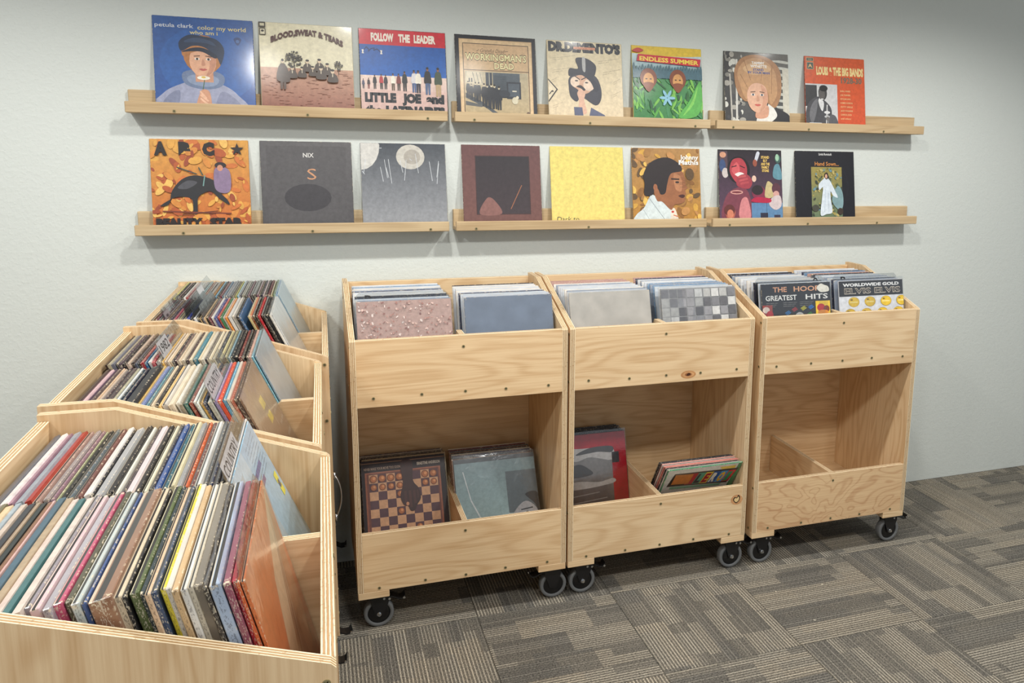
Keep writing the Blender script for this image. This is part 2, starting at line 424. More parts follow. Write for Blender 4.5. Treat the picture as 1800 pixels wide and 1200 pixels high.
def side(x, parent, flat=True):
    pts = [(0, ZB), (0, ZT), (-BRK, ZT), (-D + 0.006, ZU1 + 0.002), (-D, ZU1 - 0.004), (-D, ZB)]
    me = mesh_bm('side_panel', prism_bm(pts, -T / 2, T / 2)); me.materials.append(WOOD[2]); me.materials.append(EDGE[0])
    for p in me.polygons: p.material_index = 0 if abs(p.normal[0]) > 0.8 else 1
    return obj('side_panel', me, None, parent, (x, 0, 0))

def screw_mesh(axis='Y'):
    bm = bmesh.new(); cyl_bm(bm, 0.0052, 0.0018, (0, 0, 0), axis, 16)
    me = mesh_bm('screw', bm); me.materials.append(STEEL); me.materials.append(SLOT)
    bm = bmesh.new(); bm.from_mesh(me)
    for a in (0.6, 0.6 + math.pi / 2):
        n0 = len(bm.faces); d = 0.0034
        vs = []
        for sx, sz in ((-1, -0.22), (1, -0.22), (1, 0.22), (-1, 0.22)):
            u, v = sx * d, sz * d
            p, q = u * math.cos(a) - v * math.sin(a), u * math.sin(a) + v * math.cos(a)
            vs.append(bm.verts.new((p, -0.00095, q) if axis == 'Y' else (-0.00095, p, q)))
        f = bm.faces.new(vs); f.material_index = 1
    bm.to_mesh(me); bm.free()
    return me
SCREW_Y, SCREW_X = screw_mesh('Y'), screw_mesh('X')

def castor_meshes():
    bm = bmesh.new(); box_bm(0.078, 0.066, 0.004, (0, 0, 0.1265), 0, bm); cyl_bm(bm, 0.023, 0.010, (0, 0, 0.1195), 'Z', 20)
    for s in (-1, 1):
        # fork cheek: tapered plate
        pts = [(-0.030, 0.116), (0.034, 0.116), (0.036, 0.098), (0.014, 0.042), (-0.010, 0.040), (-0.026, 0.090)]
        a = [bm.verts.new((p[0], s * 0.0195, p[1])) for p in pts]; b = [bm.verts.new((p[0], s * 0.0165, p[1])) for p in pts]
        bm.faces.new(a); bm.faces.new(b[::-1])
        for i in range(6): bm.faces.new((a[i], b[i], b[(i + 1) % 6], a[(i + 1) % 6]))
    box_bm(0.062, 0.039, 0.004, (0.002, 0, 0.1145), 0, bm)
    bmesh.ops.recalc_face_normals(bm, faces=bm.faces)
    fork = mesh_bm('castor_fork', bm); fork.materials.append(BLACKM)
    bm = bmesh.new(); n = 40; prof = [(-0.0145, 0.0385), (-0.0145, 0.0485), (-0.011, 0.0508), (0.011, 0.0508), (0.0145, 0.0485), (0.0145, 0.0385)]
    rings = [[bm.verts.new((r * math.cos(2 * math.pi * i / n), y, r * math.sin(2 * math.pi * i / n))) for (y, r) in prof] for i in range(n)]
    for i in range(n):
        A, B = rings[i], rings[(i + 1) % n]
        for j in range(len(prof)): bm.faces.new((A[j], A[(j + 1) % len(prof)], B[(j + 1) % len(prof)], B[j]))
    bmesh.ops.recalc_face_normals(bm, faces=bm.faces)
    tyre = mesh_bm('tyre', bm, True); tyre.materials.append(TYRE)
    bm = bmesh.new(); cyl_bm(bm, 0.0386, 0.020, (0, 0, 0), 'Y', 40); cyl_bm(bm, 0.0386, 0.003, (0, -0.0115, 0), 'Y', 40, 0.030) ; cyl_bm(bm, 0.013, 0.031, (0, 0, 0), 'Y', 24)
    for i in range(5):
        a = 2 * math.pi * i / 5
        box_bm(0.020, 0.004, 0.004, (0.023 * math.cos(a), -0.0115, 0.023 * math.sin(a)), 0, bm)
    hub = mesh_bm('wheel', bm); hub.materials.append(HUB)
    bm = bmesh.new(); cyl_bm(bm, 0.0078, 0.003, (0, -0.0212, 0), 'Y', 16); cyl_bm(bm, 0.0055, 0.008, (0, -0.0250, 0), 'Y', 6)
    bolt = mesh_bm('axle_bolt', bm); bolt.materials.append(CHROME)
    # brake pedal: bent strip projecting to +x with an upturned toe
    bm = bmesh.new(); prof = [(0.022, 0.106), (0.046, 0.104), (0.070, 0.092), (0.083, 0.093), (0.090, 0.104)]
    a = []; th = 0.005
    for (x, z) in prof: a.append([bm.verts.new((x, y, z + dz)) for (y, dz) in ((-0.017, 0), (0.017, 0), (0.017, th), (-0.017, th))])
    for i in range(len(a) - 1):
        for j in range(4): bm.faces.new((a[i][j], a[i][(j + 1) % 4], a[i + 1][(j + 1) % 4], a[i + 1][j]))
    bm.faces.new(a[0]); bm.faces.new(a[-1][::-1]); bmesh.ops.recalc_face_normals(bm, faces=bm.faces)
    brake = mesh_bm('brake_pedal', bm); brake.materials.append(BLACKM)
    bm = bmesh.new(); cyl_bm(bm, 0.0042, 0.004, (0, 0, 0), 'Y', 12)
    rivet = mesh_bm('rivet', bm); rivet.materials.append(CHROME)
    return fork, tyre, hub, bolt, brake, rivet
CAST = castor_meshes()

BLOCK_ME = mesh_bm('castor_block', box_bm(0.103, 0.103, ZB - ZK, (0, 0, 0), 0.0015)); BLOCK_ME.materials.append(WOOD[0])

def browser(name_label, loc, rz, figured=False, brake_in=False, flip=False, zf=ZF_UP):
    u = empty('record_browser', loc, rz); u['shelf'] = zf; tag(u, name_label, 'record browser', 'plywood record browsers on castors')
    side(T / 2, u); side(W - T / 2, u)
    iw = W - 2 * T - 0.0006
    panel('back_panel', iw, T, ZT - ZB - 0.012, (W / 2, -T / 2 - 0.001, (ZT + ZB) / 2 - 0.006), 0, 1, u)
    bf = panel('bin_front', iw, T, ZU1 - ZU0, (W / 2, -D + T / 2, (ZU1 + ZU0) / 2), 0, 1, u)
    lf = panel('lower_bin_front', iw, T, ZL - ZB, (W / 2, -D + T / 2, (ZL + ZB) / 2), 0, 1, u, FIG_WOOD if figured else None)
    dp = D - 2 * T - 0.003
    panel('bin_floor', iw, dp, T, (W / 2, -D / 2, zf - T / 2), 0, 2, u)
    panel('lower_bin_floor', iw, dp, T, (W / 2, -D / 2, ZF_LO - T / 2), 0, 2, u)
    # dividers
    yb, yf = -T - 0.003, -D + T + 0.0005
    pts = [(yb, zf + 0.0003), (yb, 0.93), (yf + 0.17, 0.93), (yf + 0.075, ZU1 - 0.002), (yf, ZU1 - 0.002), (yf, zf + 0.0003)]
    for nm, pp in (('bin_divider', pts), ('lower_bin_divider', [(yb, ZF_LO + 0.0003), (yb, ZL + 0.001), (yf, ZL - 0.001), (yf, ZF_LO + 0.0003)])):
        me = mesh_bm(nm, prism_bm(pp, -T / 2, T / 2)); me.materials.append(WOOD[1]); me.materials.append(EDGE[0])
        for p in me.polygons: p.material_index = 0 if abs(p.normal[0]) > 0.8 else 1
        obj(nm, me, None, u, (W / 2, 0, 0))
    # screws, children of the panels they hold
    def scr(parent, x, z, y=-D - 0.0005):
        o = obj('screw', SCREW_Y, None, parent); o.location = (x - parent.location.x, y - parent.location.y, z - parent.location.z); o.rotation_euler = (0, R.uniform(0, 1.5), 0)
    for x in (0.070, 0.226, 0.372, 0.512, 0.664): scr(bf, x, 0.838 + R.uniform(-0.003, 0.003))
    scr(bf, 0.367, 0.994)
    for x in (0.070, 0.225, 0.366, 0.508, 0.663): scr(lf, x, 0.168 + R.uniform(-0.002, 0.003))
    scr(lf, 0.366, 0.334)
    for ch in list(u.children):
        if ch.name.startswith('side_panel'):
            left = ch.location.x < W / 2
            for (y, z) in ((-D + 0.012, 1.011), (-D + 0.012, 0.838), (-D + 0.010, 0.342), (-D + 0.030, 0.166), (-0.05, 1.10), (-0.16, 0.83), (-0.3, 0.83)):
                o = obj('screw', SCREW_X, None, ch); o.location = ((-1 if left else 1) * (T / 2 + 0.0005), y, z)
                if not left: o.rotation_euler = (0, 0, math.pi)
    # castors under corner blocks
    for ix, x in enumerate((0.0515, W - 0.0515)):
        for iy, y in enumerate((-0.0515, -D + 0.0515)):
            obj('castor_block', BLOCK_ME, None, u, (x, y, (ZB + ZK) / 2))
            fork, tyre, hub, bolt, brake, rivet = CAST
            cx = x + (0.017 if ix == 0 else 0.016)
            c = obj('castor', fork, None, u, (cx, y, 0.001)); 
            wh = obj('wheel', hub, None, c, (0, 0, 0.0508)); obj('tyre', tyre, None, c, (0, 0, 0.0508)); obj('axle_bolt', bolt, None, c, (0, 0, 0.0508))
            obj('brake_pedal', brake, None, c)
            for rp in ((0.018, -0.0205, 0.106), (0.036, -0.0205, 0.103), (0.086, -0.0185, 0.098)): obj('rivet', rivet, None, c, rp)
            if flip and ix == 1: c.rotation_euler = (0, 0, math.pi)
            if brake_in: c.rotation_euler = (0, 0, math.radians(-90 if ix == 1 else -82))
    return u

YB = -0.057
M1 = browser('plywood record browser against the wall, with chessboard sleeve in its lower bin', (0, YB, 0), 0, flip=True)
M2 = browser('plywood record browser with red sleeve and colourful LEROI sleeve in its lower bin', (0.7429, YB, 0), 0)
RB = browser('plywood record browser with empty lower bins, farthest right along the wall', (1.5109, YB, 0), 0, True)
ROTL = -0.0127
def left_origin(xf, yf):
    a = math.pi / 2 + ROTL
    return (xf - (W * math.cos(a) + D * math.sin(a)), yf - (W * math.sin(a) - D * math.cos(a)), 0)
LF = browser('plywood record browser standing end-on to the wall, farthest of the left-hand three', left_origin(-0.0572, -0.0129), math.pi / 2 + ROTL, False, True, zf=0.874)
LM = browser('middle plywood record browser of the left-hand three, end-on to the wall', left_origin(-0.0874, -0.787), math.pi / 2 + ROTL, False, True, zf=0.852)
LN = browser('nearest plywood record browser of the left-hand three, with orange sleeve in front', left_origin(-0.0816, -1.561), math.pi / 2 + ROTL, False, True, zf=0.836)

# knots in the wood of the second wall browser
def knot(panel_obj, x, z, shapes, s):
    me = art_mesh('knot', shapes, s, s, -T / 2 - 0.0002, 0, -s / 2); o = obj('knot', me, PRINT, panel_obj); o.location = (x, 0, z); return o
p = [c for c in M2.children if c.name.startswith('bin_front')][0]
knot(p, 1.205 - 0.7429 - W / 2, 0.833 - (ZU1 + ZU0) / 2, [('ell', .5, .5, .5, .24, (196, 142, 92)), ('ell', .5, .5, .38, .17, (212, 162, 112)), ('ell', .5, .5, .24, .12, (164, 108, 66)), ('blob', [(.36, .46), (.5, .42), (.66, .5), (.56, .6), (.42, .55)], (70, 38, 20))], 0.062)
p = [c for c in M2.children if c.name.startswith('lower_bin_front')][0]
knot(p, 1.434 - 0.7429 - W / 2, 0.308 - (ZL + ZB) / 2, [('ell', .5, .5, .5, .4, (206, 152, 104)), ('blob', [(.2, .5), (.32, .72), (.5, .66), (.62, .86), (.78, .7), (.72, .4), (.45, .22)], (30, 18, 10)), ('blob', [(.28, .5), (.38, .64), (.54, .6), (.62, .74), (.7, .64), (.66, .42), (.45, .3)], (226, 196, 140))], 0.052)

# chrome pull on the front of the farthest left browser
def pull(u):
    bm = bmesh.new(); n = 10; pr = []
    for i in range(n + 1):
        t = i / n; z = 0.66 - 0.135 * t; d = 0.004 + 0.016 * math.sin(math.pi * min(1, t * 1.05)) ** 0.8
        pr.append((d, z))
    th = 0.003; rows = []
    for (d, z) in pr: rows.append([bm.verts.new((x, -D - d - e, z)) for (x, e) in ((-0.011, 0), (0.011, 0), (0.011, th), (-0.011, th))])
    for i in range(n):
        for j in range(4): bm.faces.new((rows[i][j], rows[i][(j + 1) % 4], rows[i + 1][(j + 1) % 4], rows[i + 1][j]))
    bm.faces.new(rows[0]); bm.faces.new(rows[-1][::-1])
    box_bm(0.022, 0.006, 0.02, (0, -D - 0.003, 0.66), 0, bm); box_bm(0.022, 0.006, 0.02, (0, -D - 0.003, 0.525), 0, bm)
    bmesh.ops.recalc_face_normals(bm, faces=bm.faces)
    o = obj('pull_handle', mesh_bm('pull_handle', bm, True), CHROME, u, (0.011, 0, 0)); o['label'] = 'curved chrome pull on the edge of the side panel'
pull(LF)

# ------------------------------------------------------------------ picture ledges
LIP_T, LIP_B, YL = (1.785, 1.3725), (1.748, 1.336), -0.09
def ledge(x0, x1, row, label, screws):
    u = empty('picture_ledge', ((x0 + x1) / 2, 0, LIP_B[row])); tag(u, label, 'ledge', 'wooden picture ledges for record sleeves'); L = x1 - x0; h = LIP_T[row] - LIP_B[row]
    def part(nm, sx, sy, sz, c):
        return obj(nm, mesh_bm(nm, box_bm(sx, sy, sz, (0, 0, 0), 0.0022)), LEDGE_WOOD, u, c)
    part('back_rail', L, 0.019, 0.079, (0, -0.0097, 0.0395))
    part('ledge_base', L, 0.0515, 0.0165, (0, -0.0452, 0.0083))
    lip = part('front_lip', L, 0.0185, h, (0, YL + 0.0093, h / 2))
    for sx in screws:
        o = obj('screw', SCREW_Y, None, lip); o.location = (sx - (x0 + x1) / 2, -0.0097, 0.0085 - h / 2); o.rotation_euler = (0, R.uniform(0, 1.5), 0)
X1, X2, X3 = (-0.666, 0.399), (0.4255, 1.491), (1.5196, 2.585)
ledge(*X1, 0, 'upper wooden picture ledge at left, holding the sleeve with the portrait in a navy cap', (-0.519, -0.095, 0.325))
ledge(*X2, 0, 'upper wooden picture ledge in the middle, holding the black-framed sleeve', (0.499, 0.96, 1.42))
ledge(*X3, 0, 'upper wooden picture ledge at right, holding the orange sleeve', (1.597, 1.967, 2.36))
ledge(*X1, 1, 'lower wooden picture ledge at left, holding the golden bull sleeve', (-0.517, -0.095, 0.328))
ledge(*X2, 1, 'lower wooden picture ledge in the middle, holding the plain yellow sleeve', (0.502, 0.96, 1.412))
ledge(*X3, 1, 'lower wooden picture ledge at right, holding the black square-framed sleeve', (1.60, 1.990, 2.36))

# ------------------------------------------------------------------ record sleeves
LPW = 0.315
_sl = {}
def sleeve_mesh(t, gloss=False, s=LPW):
    k = (round(t, 4), gloss, s)
    if k not in _sl:
        me = mesh_bm('record_sleeve', box_bm(s, t, s, (0, 0, s / 2), min(0.0011, t * 0.3))); me.materials.append(SLEEVE_GLOSS if gloss else SLEEVE); _sl[k] = me
    return _sl[k]

def record(mw, t, rgb, label, group=None, gloss=False, s=LPW, cover=None, cgloss=False, name='record_sleeve'):
    o = bpy.data.objects.new(name, sleeve_mesh(t, gloss, s)); COL.objects.link(o); o.matrix_world = mw
    o.color = lin(rgb); tag(o, label, 'record', group)
    if cover:
        c = obj('cover_print', art_mesh('cover_print', cover, s - 0.0026, s - 0.0026, -t / 2, 0, 0.0013), PRINT_GLOSS if cgloss else PRINT, o)
    return o

def bag(o, t, s=LPW, mat=None):
    """clear plastic outer sleeve, open and loose at the top"""
    bm = bmesh.new(); w = s / 2 + 0.003; a = t / 2 + 0.0012; nx = 8; top = s + 0.011
    for sg in (-1, 1):
        grid = [[bm.verts.new((-w + 2 * w * i / nx, sg * (a + (0.0012 * math.sin(i * 2.1 + sg) if z > 0.2 else 0)), z + (0.002 * math.sin(i * 1.7 + sg) if z > 0.3 else 0))) for i in range(nx + 1)] for z in (0.0005, 0.15, 0.25, top)]
        for j in range(3):
            for i in range(nx): bm.faces.new((grid[j][i], grid[j][i + 1], grid[j + 1][i + 1], grid[j + 1][i]))
    b = obj('plastic_outer_sleeve', mesh_bm('plastic_outer_sleeve', bm, True), mat or BAG, o); b['label'] = 'clear plastic outer sleeve'
    return b

# ---- ledge sleeves: flat printed covers
SK, SKD = (214, 160, 128), (176, 118, 88)
def face(cx, cy, s, skin, dark, lips=(178, 84, 78), eye=(50, 40, 40), brow=(92, 62, 44)):
    return [('ell', cx, cy, s, s * 1.32, skin), ('blob', [(cx + s * .35, cy + s * 1.0), (cx + s * .97, cy + s * .3), (cx + s * .8, cy - s * .7), (cx + s * .2, cy - s * 1.28), (cx + s * .5, cy - s * .3)], dark),
            ('ell', cx - s * .42, cy + s * .16, s * .19, s * .1, (236, 226, 216)), ('ell', cx + s * .42, cy + s * .16, s * .19, s * .1, (226, 214, 204)), ('ell', cx - s * .42, cy + s * .16, s * .09, s * .1, eye), ('ell', cx + s * .42, cy + s * .16, s * .09, s * .1, eye),
            ('line', (cx - s * .66, cy + s * .36), (cx - s * .2, cy + s * .42), s * .07, brow), ('line', (cx + s * .2, cy + s * .42), (cx + s * .66, cy + s * .36), s * .07, brow),
            ('blob', [(cx - s * .05, cy + s * .1), (cx + s * .08, cy + s * .05), (cx + s * .17, cy - s * .32), (cx - s * .1, cy - s * .36)], dark), ('blob', [(cx - s * .3, cy - s * .68), (cx - s * .1, cy - s * .6), (cx, cy - s * .63), (cx + s * .1, cy - s * .6), (cx + s * .3, cy - s * .68), (cx, cy - s * .8)], lips)]

def little_man(x, y, h, shirt, legs, skin=(128, 88, 66)):
    w = h * 0.105
    return [('poly', [(x - w * .8, y), (x - w * .15, y), (x, y + h * .42), (x + w * .2, y), (x + w * .8, y), (x + w * .9, y + h * .48), (x - w * .9, y + h * .48)], legs), ('blob', [(x - w * 1.25, y + h * .44), (x - w * .9, y + h * .8), (x - w * .2, y + h * .86), (x + w * .2, y + h * .86), (x + w * .9, y + h * .8), (x + w * 1.25, y + h * .44), (x, y + h * .42)], shirt), ('ell', x, y + h * .93, w * .42, h * .075, skin), ('ell', x, y + h * .965, w * .42, h * .045, (30, 24, 22))]

cap = [('rect', 0, 0, 1, 1, ((36, 78, 146), (46, 88, 152))), ('ell', .55, .5, .5, .42, (44, 92, 160)),
       ('text', 'petula clark', .02, .40, .885, .042, (206, 210, 216), {'bold': .012}), ('text', 'color my world', .44, .93, .875, .046, (216, 198, 132), {'bold': .012, 'shear': .0}), ('text', 'who am i', .36, .64, .82, .042, (216, 198, 132), {'bold': .012}),
       ('blob', [(.80, .79), (.84, .81), (.88, .79), (.86, .74), (.84, .72), (.82, .74)], (26, 56, 112)), ('ell', .84, .765, .018, .018, (60, 100, 160)),
       ('blob', [(.02, 0), (.08, .17), (.25, .27), (.42, .32), (.66, .28), (.82, .17), (.88, 0)], (150, 154, 178)), ('blob', [(.05, 0), (.12, .14), (.24, .2), (.2, .0)], (122, 128, 154)), ('blob', [(.6, 0), (.66, .2), (.8, .12), (.86, 0)], (128, 132, 158)),
       ('blob', [(.3, .27), (.28, .40), (.5, .44), (.68, .38), (.66, .26), (.48, .22)], (104, 120, 150)), ('blob', [(.34, .29), (.33, .36), (.5, .39), (.63, .34), (.6, .27), (.48, .25)], (132, 146, 172)),
       ('rect', .40, .30, .58, .44, (196, 142, 112)), ('ell', .485, .60, .20, .215, (170, 112, 62))] + face(.48, .53, .135, (216, 164, 132), (192, 136, 108)) + [
       ('blob', [(.28, .58), (.30, .70), (.48, .73), (.66, .68), (.68, .56), (.6, .62), (.5, .65), (.38, .62)], (178, 118, 66)),
       ('blob', [(.27, .63), (.25, .73), (.35, .81), (.5, .80), (.63, .77), (.70, .66), (.66, .50), (.62, .58), (.5, .68), (.38, .69)], (30, 46, 72)), ('blob', [(.3, .73), (.4, .78), (.55, .76), (.62, .7), (.5, .73)], (48, 68, 98)), ('blob', [(.27, .62), (.38, .67), (.5, .67), (.62, .6), (.6, .565), (.48, .63), (.36, .63)], (20, 32, 54)),
       ('blob', [(.40, 0), (.43, .16), (.47, .22), (.53, .2), (.55, .1), (.54, 0)], (198, 146, 116)), ('line', (.44, .2), (.5, .12), .02, (222, 176, 146)), ('line', (.44, .16), (.52, .09), .02, (222, 176, 146)), ('line', (.44, .12), (.52, .05), .02, (226, 182, 152)), ('line', (.47, .22), (.49, .33), .008, (70, 100, 60)),
       ('ell', .48, .345, .065, .022, (238, 232, 214)), ('ell', .48, .352, .022, .012, (214, 180, 80))]

grp = [('rect', 0, 0, 1, 1, ((214, 206, 176), (226, 218, 186))), ('rect', 0, 0, 1, .5, ((128, 76, 62), (186, 142, 116)))]
rr = random.Random(3)
for i in range(150):
    x, y = rr.random(), rr.random() * .48; q = rr.uniform(-18, 18); grp.append(('line', (x, y), (x + rr.uniform(.02, .06), y + rr.uniform(-.004, .004)), .005, tuple(int(min(255, max(0, a * (1 - y) + b * y + q))) for a, b in zip((130, 78, 62), (206, 168, 142)))))
grp += [('text', 'BLOOD,SWEAT & TEARS', .12, .90, .775, .062, (78, 36, 34), {'bold': .05, 'arc': .105, 'rise': -.01}), ('rect', .0, .94, .07, 1, (70, 66, 58)), ('rect', .012, .955, .058, .985, (206, 198, 168)), ('rect', .005, .855, .07, .93, (60, 54, 46)), ('rect', .013, .863, .062, .922, (214, 206, 178)), ('ell', .038, .9, .016, .012, (50, 46, 40))]
for i in range(90):
    a, q = rr.random() * 6.28, rr.random() ** .6; grp.append(('ell', .355 + .09 * q * math.cos(a), .60 + .085 * q * math.sin(a), rr.uniform(.006, .014), rr.uniform(.005, .01), (52, 46, 40)))
for i in range(45):
    a, q = rr.random() * 6.28, rr.random() ** .6; grp.append(('ell', .835 + .05 * q * math.cos(a), .545 + .05 * q * math.sin(a), rr.uniform(.005, .011), rr.uniform(.004, .009), (60, 54, 48)))
grp += [('line', (.37, .44), (.36, .56), .008, (56, 48, 42)), ('line', (.84, .44), (.835, .53), .006, (60, 52, 46))]
def sitter(x, y, s, c): return [('blob', [(x - s, y), (x - s * .8, y + s * 1.2), (x, y + s * 1.7), (x + s * .8, y + s * 1.2), (x + s * 1.1, y), (x, y - s * .25)], c), ('ell', x, y + s * 2.0, s * .36, s * .44, (206, 184, 156)), ('ell', x, y + s * 2.3, s * .4, s * .25, (34, 28, 26)), ('line', (x, y + s * 1.5), (x, y + s * .9), s * .16, (216, 204, 178))]
grp += little_man(.235, .25, .34, (74, 58, 50), (84, 64, 54), (206, 184, 156)) + [('blob', [(.17, .36), (.19, .50), (.235, .53), (.28, .5), (.31, .35), (.24, .33)], (70, 56, 48))]
for (x, y, s) in ((.335, .39, .05), (.44, .40, .045), (.50, .47, .05), (.555, .42, .042), (.63, .48, .052), (.645, .39, .055), (.715, .44, .05), (.77, .36, .055)): grp += sitter(x, y, s, (72, 60, 52))

lead = [('rect', 0, .82, 1, 1, ((196, 26, 44), (206, 30, 50))), ('rect', 0, .44, 1, .82, ((22, 92, 172), (26, 84, 160))), ('rect', 0, .28, 1, .46, ((214, 186, 176), (222, 198, 184))), ('rect', 0, 0, 1, .29, ((196, 164, 156), (206, 174, 164)))]
for i, w in enumerate(('FOLLOW', 'THE', 'LEADER')): lead.append(('text', w, (.135, .45, .63)[i], (.395, .585, .885)[i], .868, .085, (238, 228, 212), {'bold': .06}))
lead += [('text', 'LITTLE', .04, .40, .155, .095, (24, 28, 36), {'bold': .085}), ('text', 'JOE', .47, .69, .155, .095, (24, 28, 36), {'bold': .085}), ('text', 'and', .75, .965, .155, .095, (24, 28, 36), {'bold': .08}), ('text', 'the', .04, .235, .005, .095, (24, 28, 36), {'bold': .08}), ('text', 'LATINAIRES', .275, .97, .005, .095, (24, 28, 36), {'bold': .085})]
for (x0, y0, x1, y1) in ((.03, .755, .045, .71), (.03, .71, .045, .755), (.24, .755, .255, .71), (.24, .71, .255, .755)): lead.append(('line', (x0, y0), (x1, y1), .012, (226, 220, 210)))
pts = [(.05, .75), (.08, .79), (.11, .755), (.1, .735), (.13, .77), (.17, .78), (.16, .75), (.2, .77), (.24, .735)]
for a, b in zip(pts, pts[1:]): lead.append(('line', a, b, .010, (12, 36, 86)))
for (x, h, s, l, y) in ((.03, .115, (70, 72, 96), (50, 52, 66), .30), (.09, .125, (58, 40, 44), (120, 60, 60), .30), (.16, .165, (34, 36, 40), (46, 44, 44), .30), (.235, .175, (170, 52, 56), (34, 30, 32), .30), (.285, .17, (44, 44, 50), (52, 48, 48), .30), (.37, .20, (226, 222, 206), (92, 78, 60), .29), (.435, .20, (120, 56, 52), (70, 58, 50), .29), (.505, .235, (36, 40, 44), (38, 40, 44), .285), (.615, .265, (206, 204, 206), (70, 92, 132), .275), (.665, .27, (222, 216, 200), (36, 40, 56), .27), (.775, .325, (34, 34, 38), (78, 98, 132), .255), (.90, .345, (62, 74, 58), (176, 150, 112), .235)): lead += little_man(x, y, h, s, l, (134, 88, 66))

frm = [('rect', 0, 0, 1, 1, (30, 32, 40)), ('rect', .045, .0, .955, .955, (198, 166, 126)), ('rect', .055, 0, .945, .945, (216, 186, 144)), ('rect', .088, .0, .912, .905, (60, 48, 42)), ('rect', .096, .0, .904, .897, ((184, 164, 128), (206, 172, 132))), ('rect', .096, .575, .904, .584, (76, 60, 48)),
       ('text', 'Grateful Dead', .30, .60, .80, .045, (92, 72, 56), {'shear': .25}), ('line', (.26, .81), (.29, .83), .006, (92, 72, 56)), ('line', (.61, .82), (.655, .825), .006, (92, 72, 56)),
       ('text', "WORKINGMAN'S", .115, .885, .698, .088, (70, 56, 44), {'bold': .05}), ('text', "WORKINGMAN'S", .12, .88, .702, .080, (234, 224, 170), {'bold': .015}), ('text', 'DEAD', .47, .725, .60, .082, (70, 56, 44), {'bold': .05}), ('text', 'DEAD', .475, .72, .604, .074, (234, 224, 170), {'bold': .015}),
       ('rect', .105, .03, .895, .565, ((182, 162, 124), (176, 164, 136))), ('poly', [(.105, .42), (.32, .40), (.32, .50), (.28, .555), (.13, .56)], (196, 184, 156)), ('line', (.2, .55), (.23, .42), .006, (70, 72, 76)), ('line', (.245, .55), (.275, .42), .006, (70, 72, 76)), ('line', (.29, .55), (.315, .42), .006, (70, 72, 76)), ('rect', .15, .43, .165, .48, (50, 54, 60)), ('rect', .18, .43, .195, .48, (50, 54, 60)),
       ('rect', .36, .36, .44, .555, (44, 54, 66)), ('rect', .40, .4, .41, .55, (160, 156, 140)), ('rect', .45, .25, .79, .555, ((52, 60, 70), (82, 92, 100))), ('rect', .62, .24, .80, .45, (40, 46, 56)), ('rect', .64, .27, .78, .43, (72, 82, 92)), ('rect', .69, .33, .745, .345, (210, 204, 186)),
       ('poly', [(.105, .3), (.30, .20), (.42, .12), (.55, .03), (.48, .03), (.36, .12), (.105, .24)], (76, 82, 88)), ('poly', [(.105, .2), (.34, .15), (.3, .13), (.105, .15)], (90, 92, 92))]
for i in range(14): frm.append(('line', (.45, .27 + i * .019), (.62, .27 + i * .019), .003, (44, 52, 62)))
for (x, h, y) in ((.14, .2, .24), (.18, .19, .22), (.23, .23, .2), (.27, .24, .19), (.335, .28, .14), (.375, .29, .12), (.425, .31, .11), (.465, .30, .11), (.52, .29, .1)): frm += little_man(x, y, h, (36, 40, 48), (40, 44, 52), (206, 194, 166))
frm += [('ell', .59, .30, .07, .045, (42, 48, 58)), ('ell', .72, .22, .04, .045, (206, 198, 172)), ('ell', .75, .26, .018, .02, (216, 206, 180)), ('blob', [(.865, .075), (.885, .085), (.9, .075), (.895, .04), (.882, .028), (.87, .04)], (96, 72, 60))]

hat = [('rect', 0, 0, 1, 1, ((218, 200, 168), (214, 200, 164))), ('text', "DR.DEMENTO'S", .015, .985, .875, .105, (28, 34, 44), {'bold': .09}), ('rect', .35, .905, .64, .935, (214, 142, 106)), ('text', 'as heard on radio', .37, .62, .913, .014, (120, 50, 40))]
for (x, y, w) in ((.04, .77, .33), (.06, .62, .28), (.04, .49, .1), (.05, .17, .13), (.68, .76, .28), (.74, .62, .23), (.88, .5, .09), (.87, .34, .1)):
    for d, q in ((0, 1), (.025, .5)): hat.append(('text', 'mmm nn mmmmm nmn mm'[:max(4, int(w * 50 * q))], x, x + w * q, y - d, .009, (110, 98, 84), {'rise': .05 * q}))
hat += [('poly', [(0, .22), (.125, .385), (0, .52)], (40, 38, 40)), ('poly', [(0, .245), (.105, .385), (0, .5)], (222, 208, 178)), ('line', (.01, .32), (.05, .37), .012, (50, 46, 44)), ('ell', .055, .36, .012, .012, (50, 46, 44)),
        ('blob', [(.27, .42), (.29, .30), (.37, .24), (.44, .30), (.62, .2), (.70, .28), (.70, .44), (.62, .58), (.4, .62), (.28, .54)], (52, 54, 66)), ('blob', [(.3, .52), (.44, .58), (.6, .5), (.56, .38), (.46, .34), (.38, .4), (.32, .44)], (206, 164, 138)), ('blob', [(.40, .26), (.38, .35), (.44, .42), (.49, .36), (.47, .26), (.5, .1), (.40, .1)], (214, 172, 148)),
        ('ell', .355, .49, .062, .066, (228, 204, 182)), ('ell', .54, .455, .075, .075, (228, 204, 182)), ('ell', .375, .505, .022, .009, (40, 38, 44)), ('ell', .51, .485, .022, .009, (40, 38, 44)), ('line', (.36, .56), (.42, .52), .012, (40, 38, 44)), ('line', (.44, .52), (.5, .55), .012, (40, 38, 44)), ('blob', [(.37, .43), (.43, .45), (.49, .40), (.47, .38), (.43, .41)], (36, 36, 44)),
        ('blob', [(.27, .585), (.29, .66), (.40, .66), (.37, .76), (.40, .80), (.53, .79), (.64, .71), (.63, .60), (.60, .55), (.66, .47), (.67, .40), (.62, .38), (.56, .50), (.42, .59), (.30, .56)], (38, 42, 56)), ('blob', [(.46, .795), (.50, .79), (.50, .64), (.48, .62), (.46, .66)], (170, 170, 168)), ('poly', [(.34, .0), (.33, .17), (.44, .17), (.46, 0)], (86, 92, 118)), ('poly', [(.52, .0), (.56, .17), (.74, .08), (.8, 0)], (86, 92, 118))]

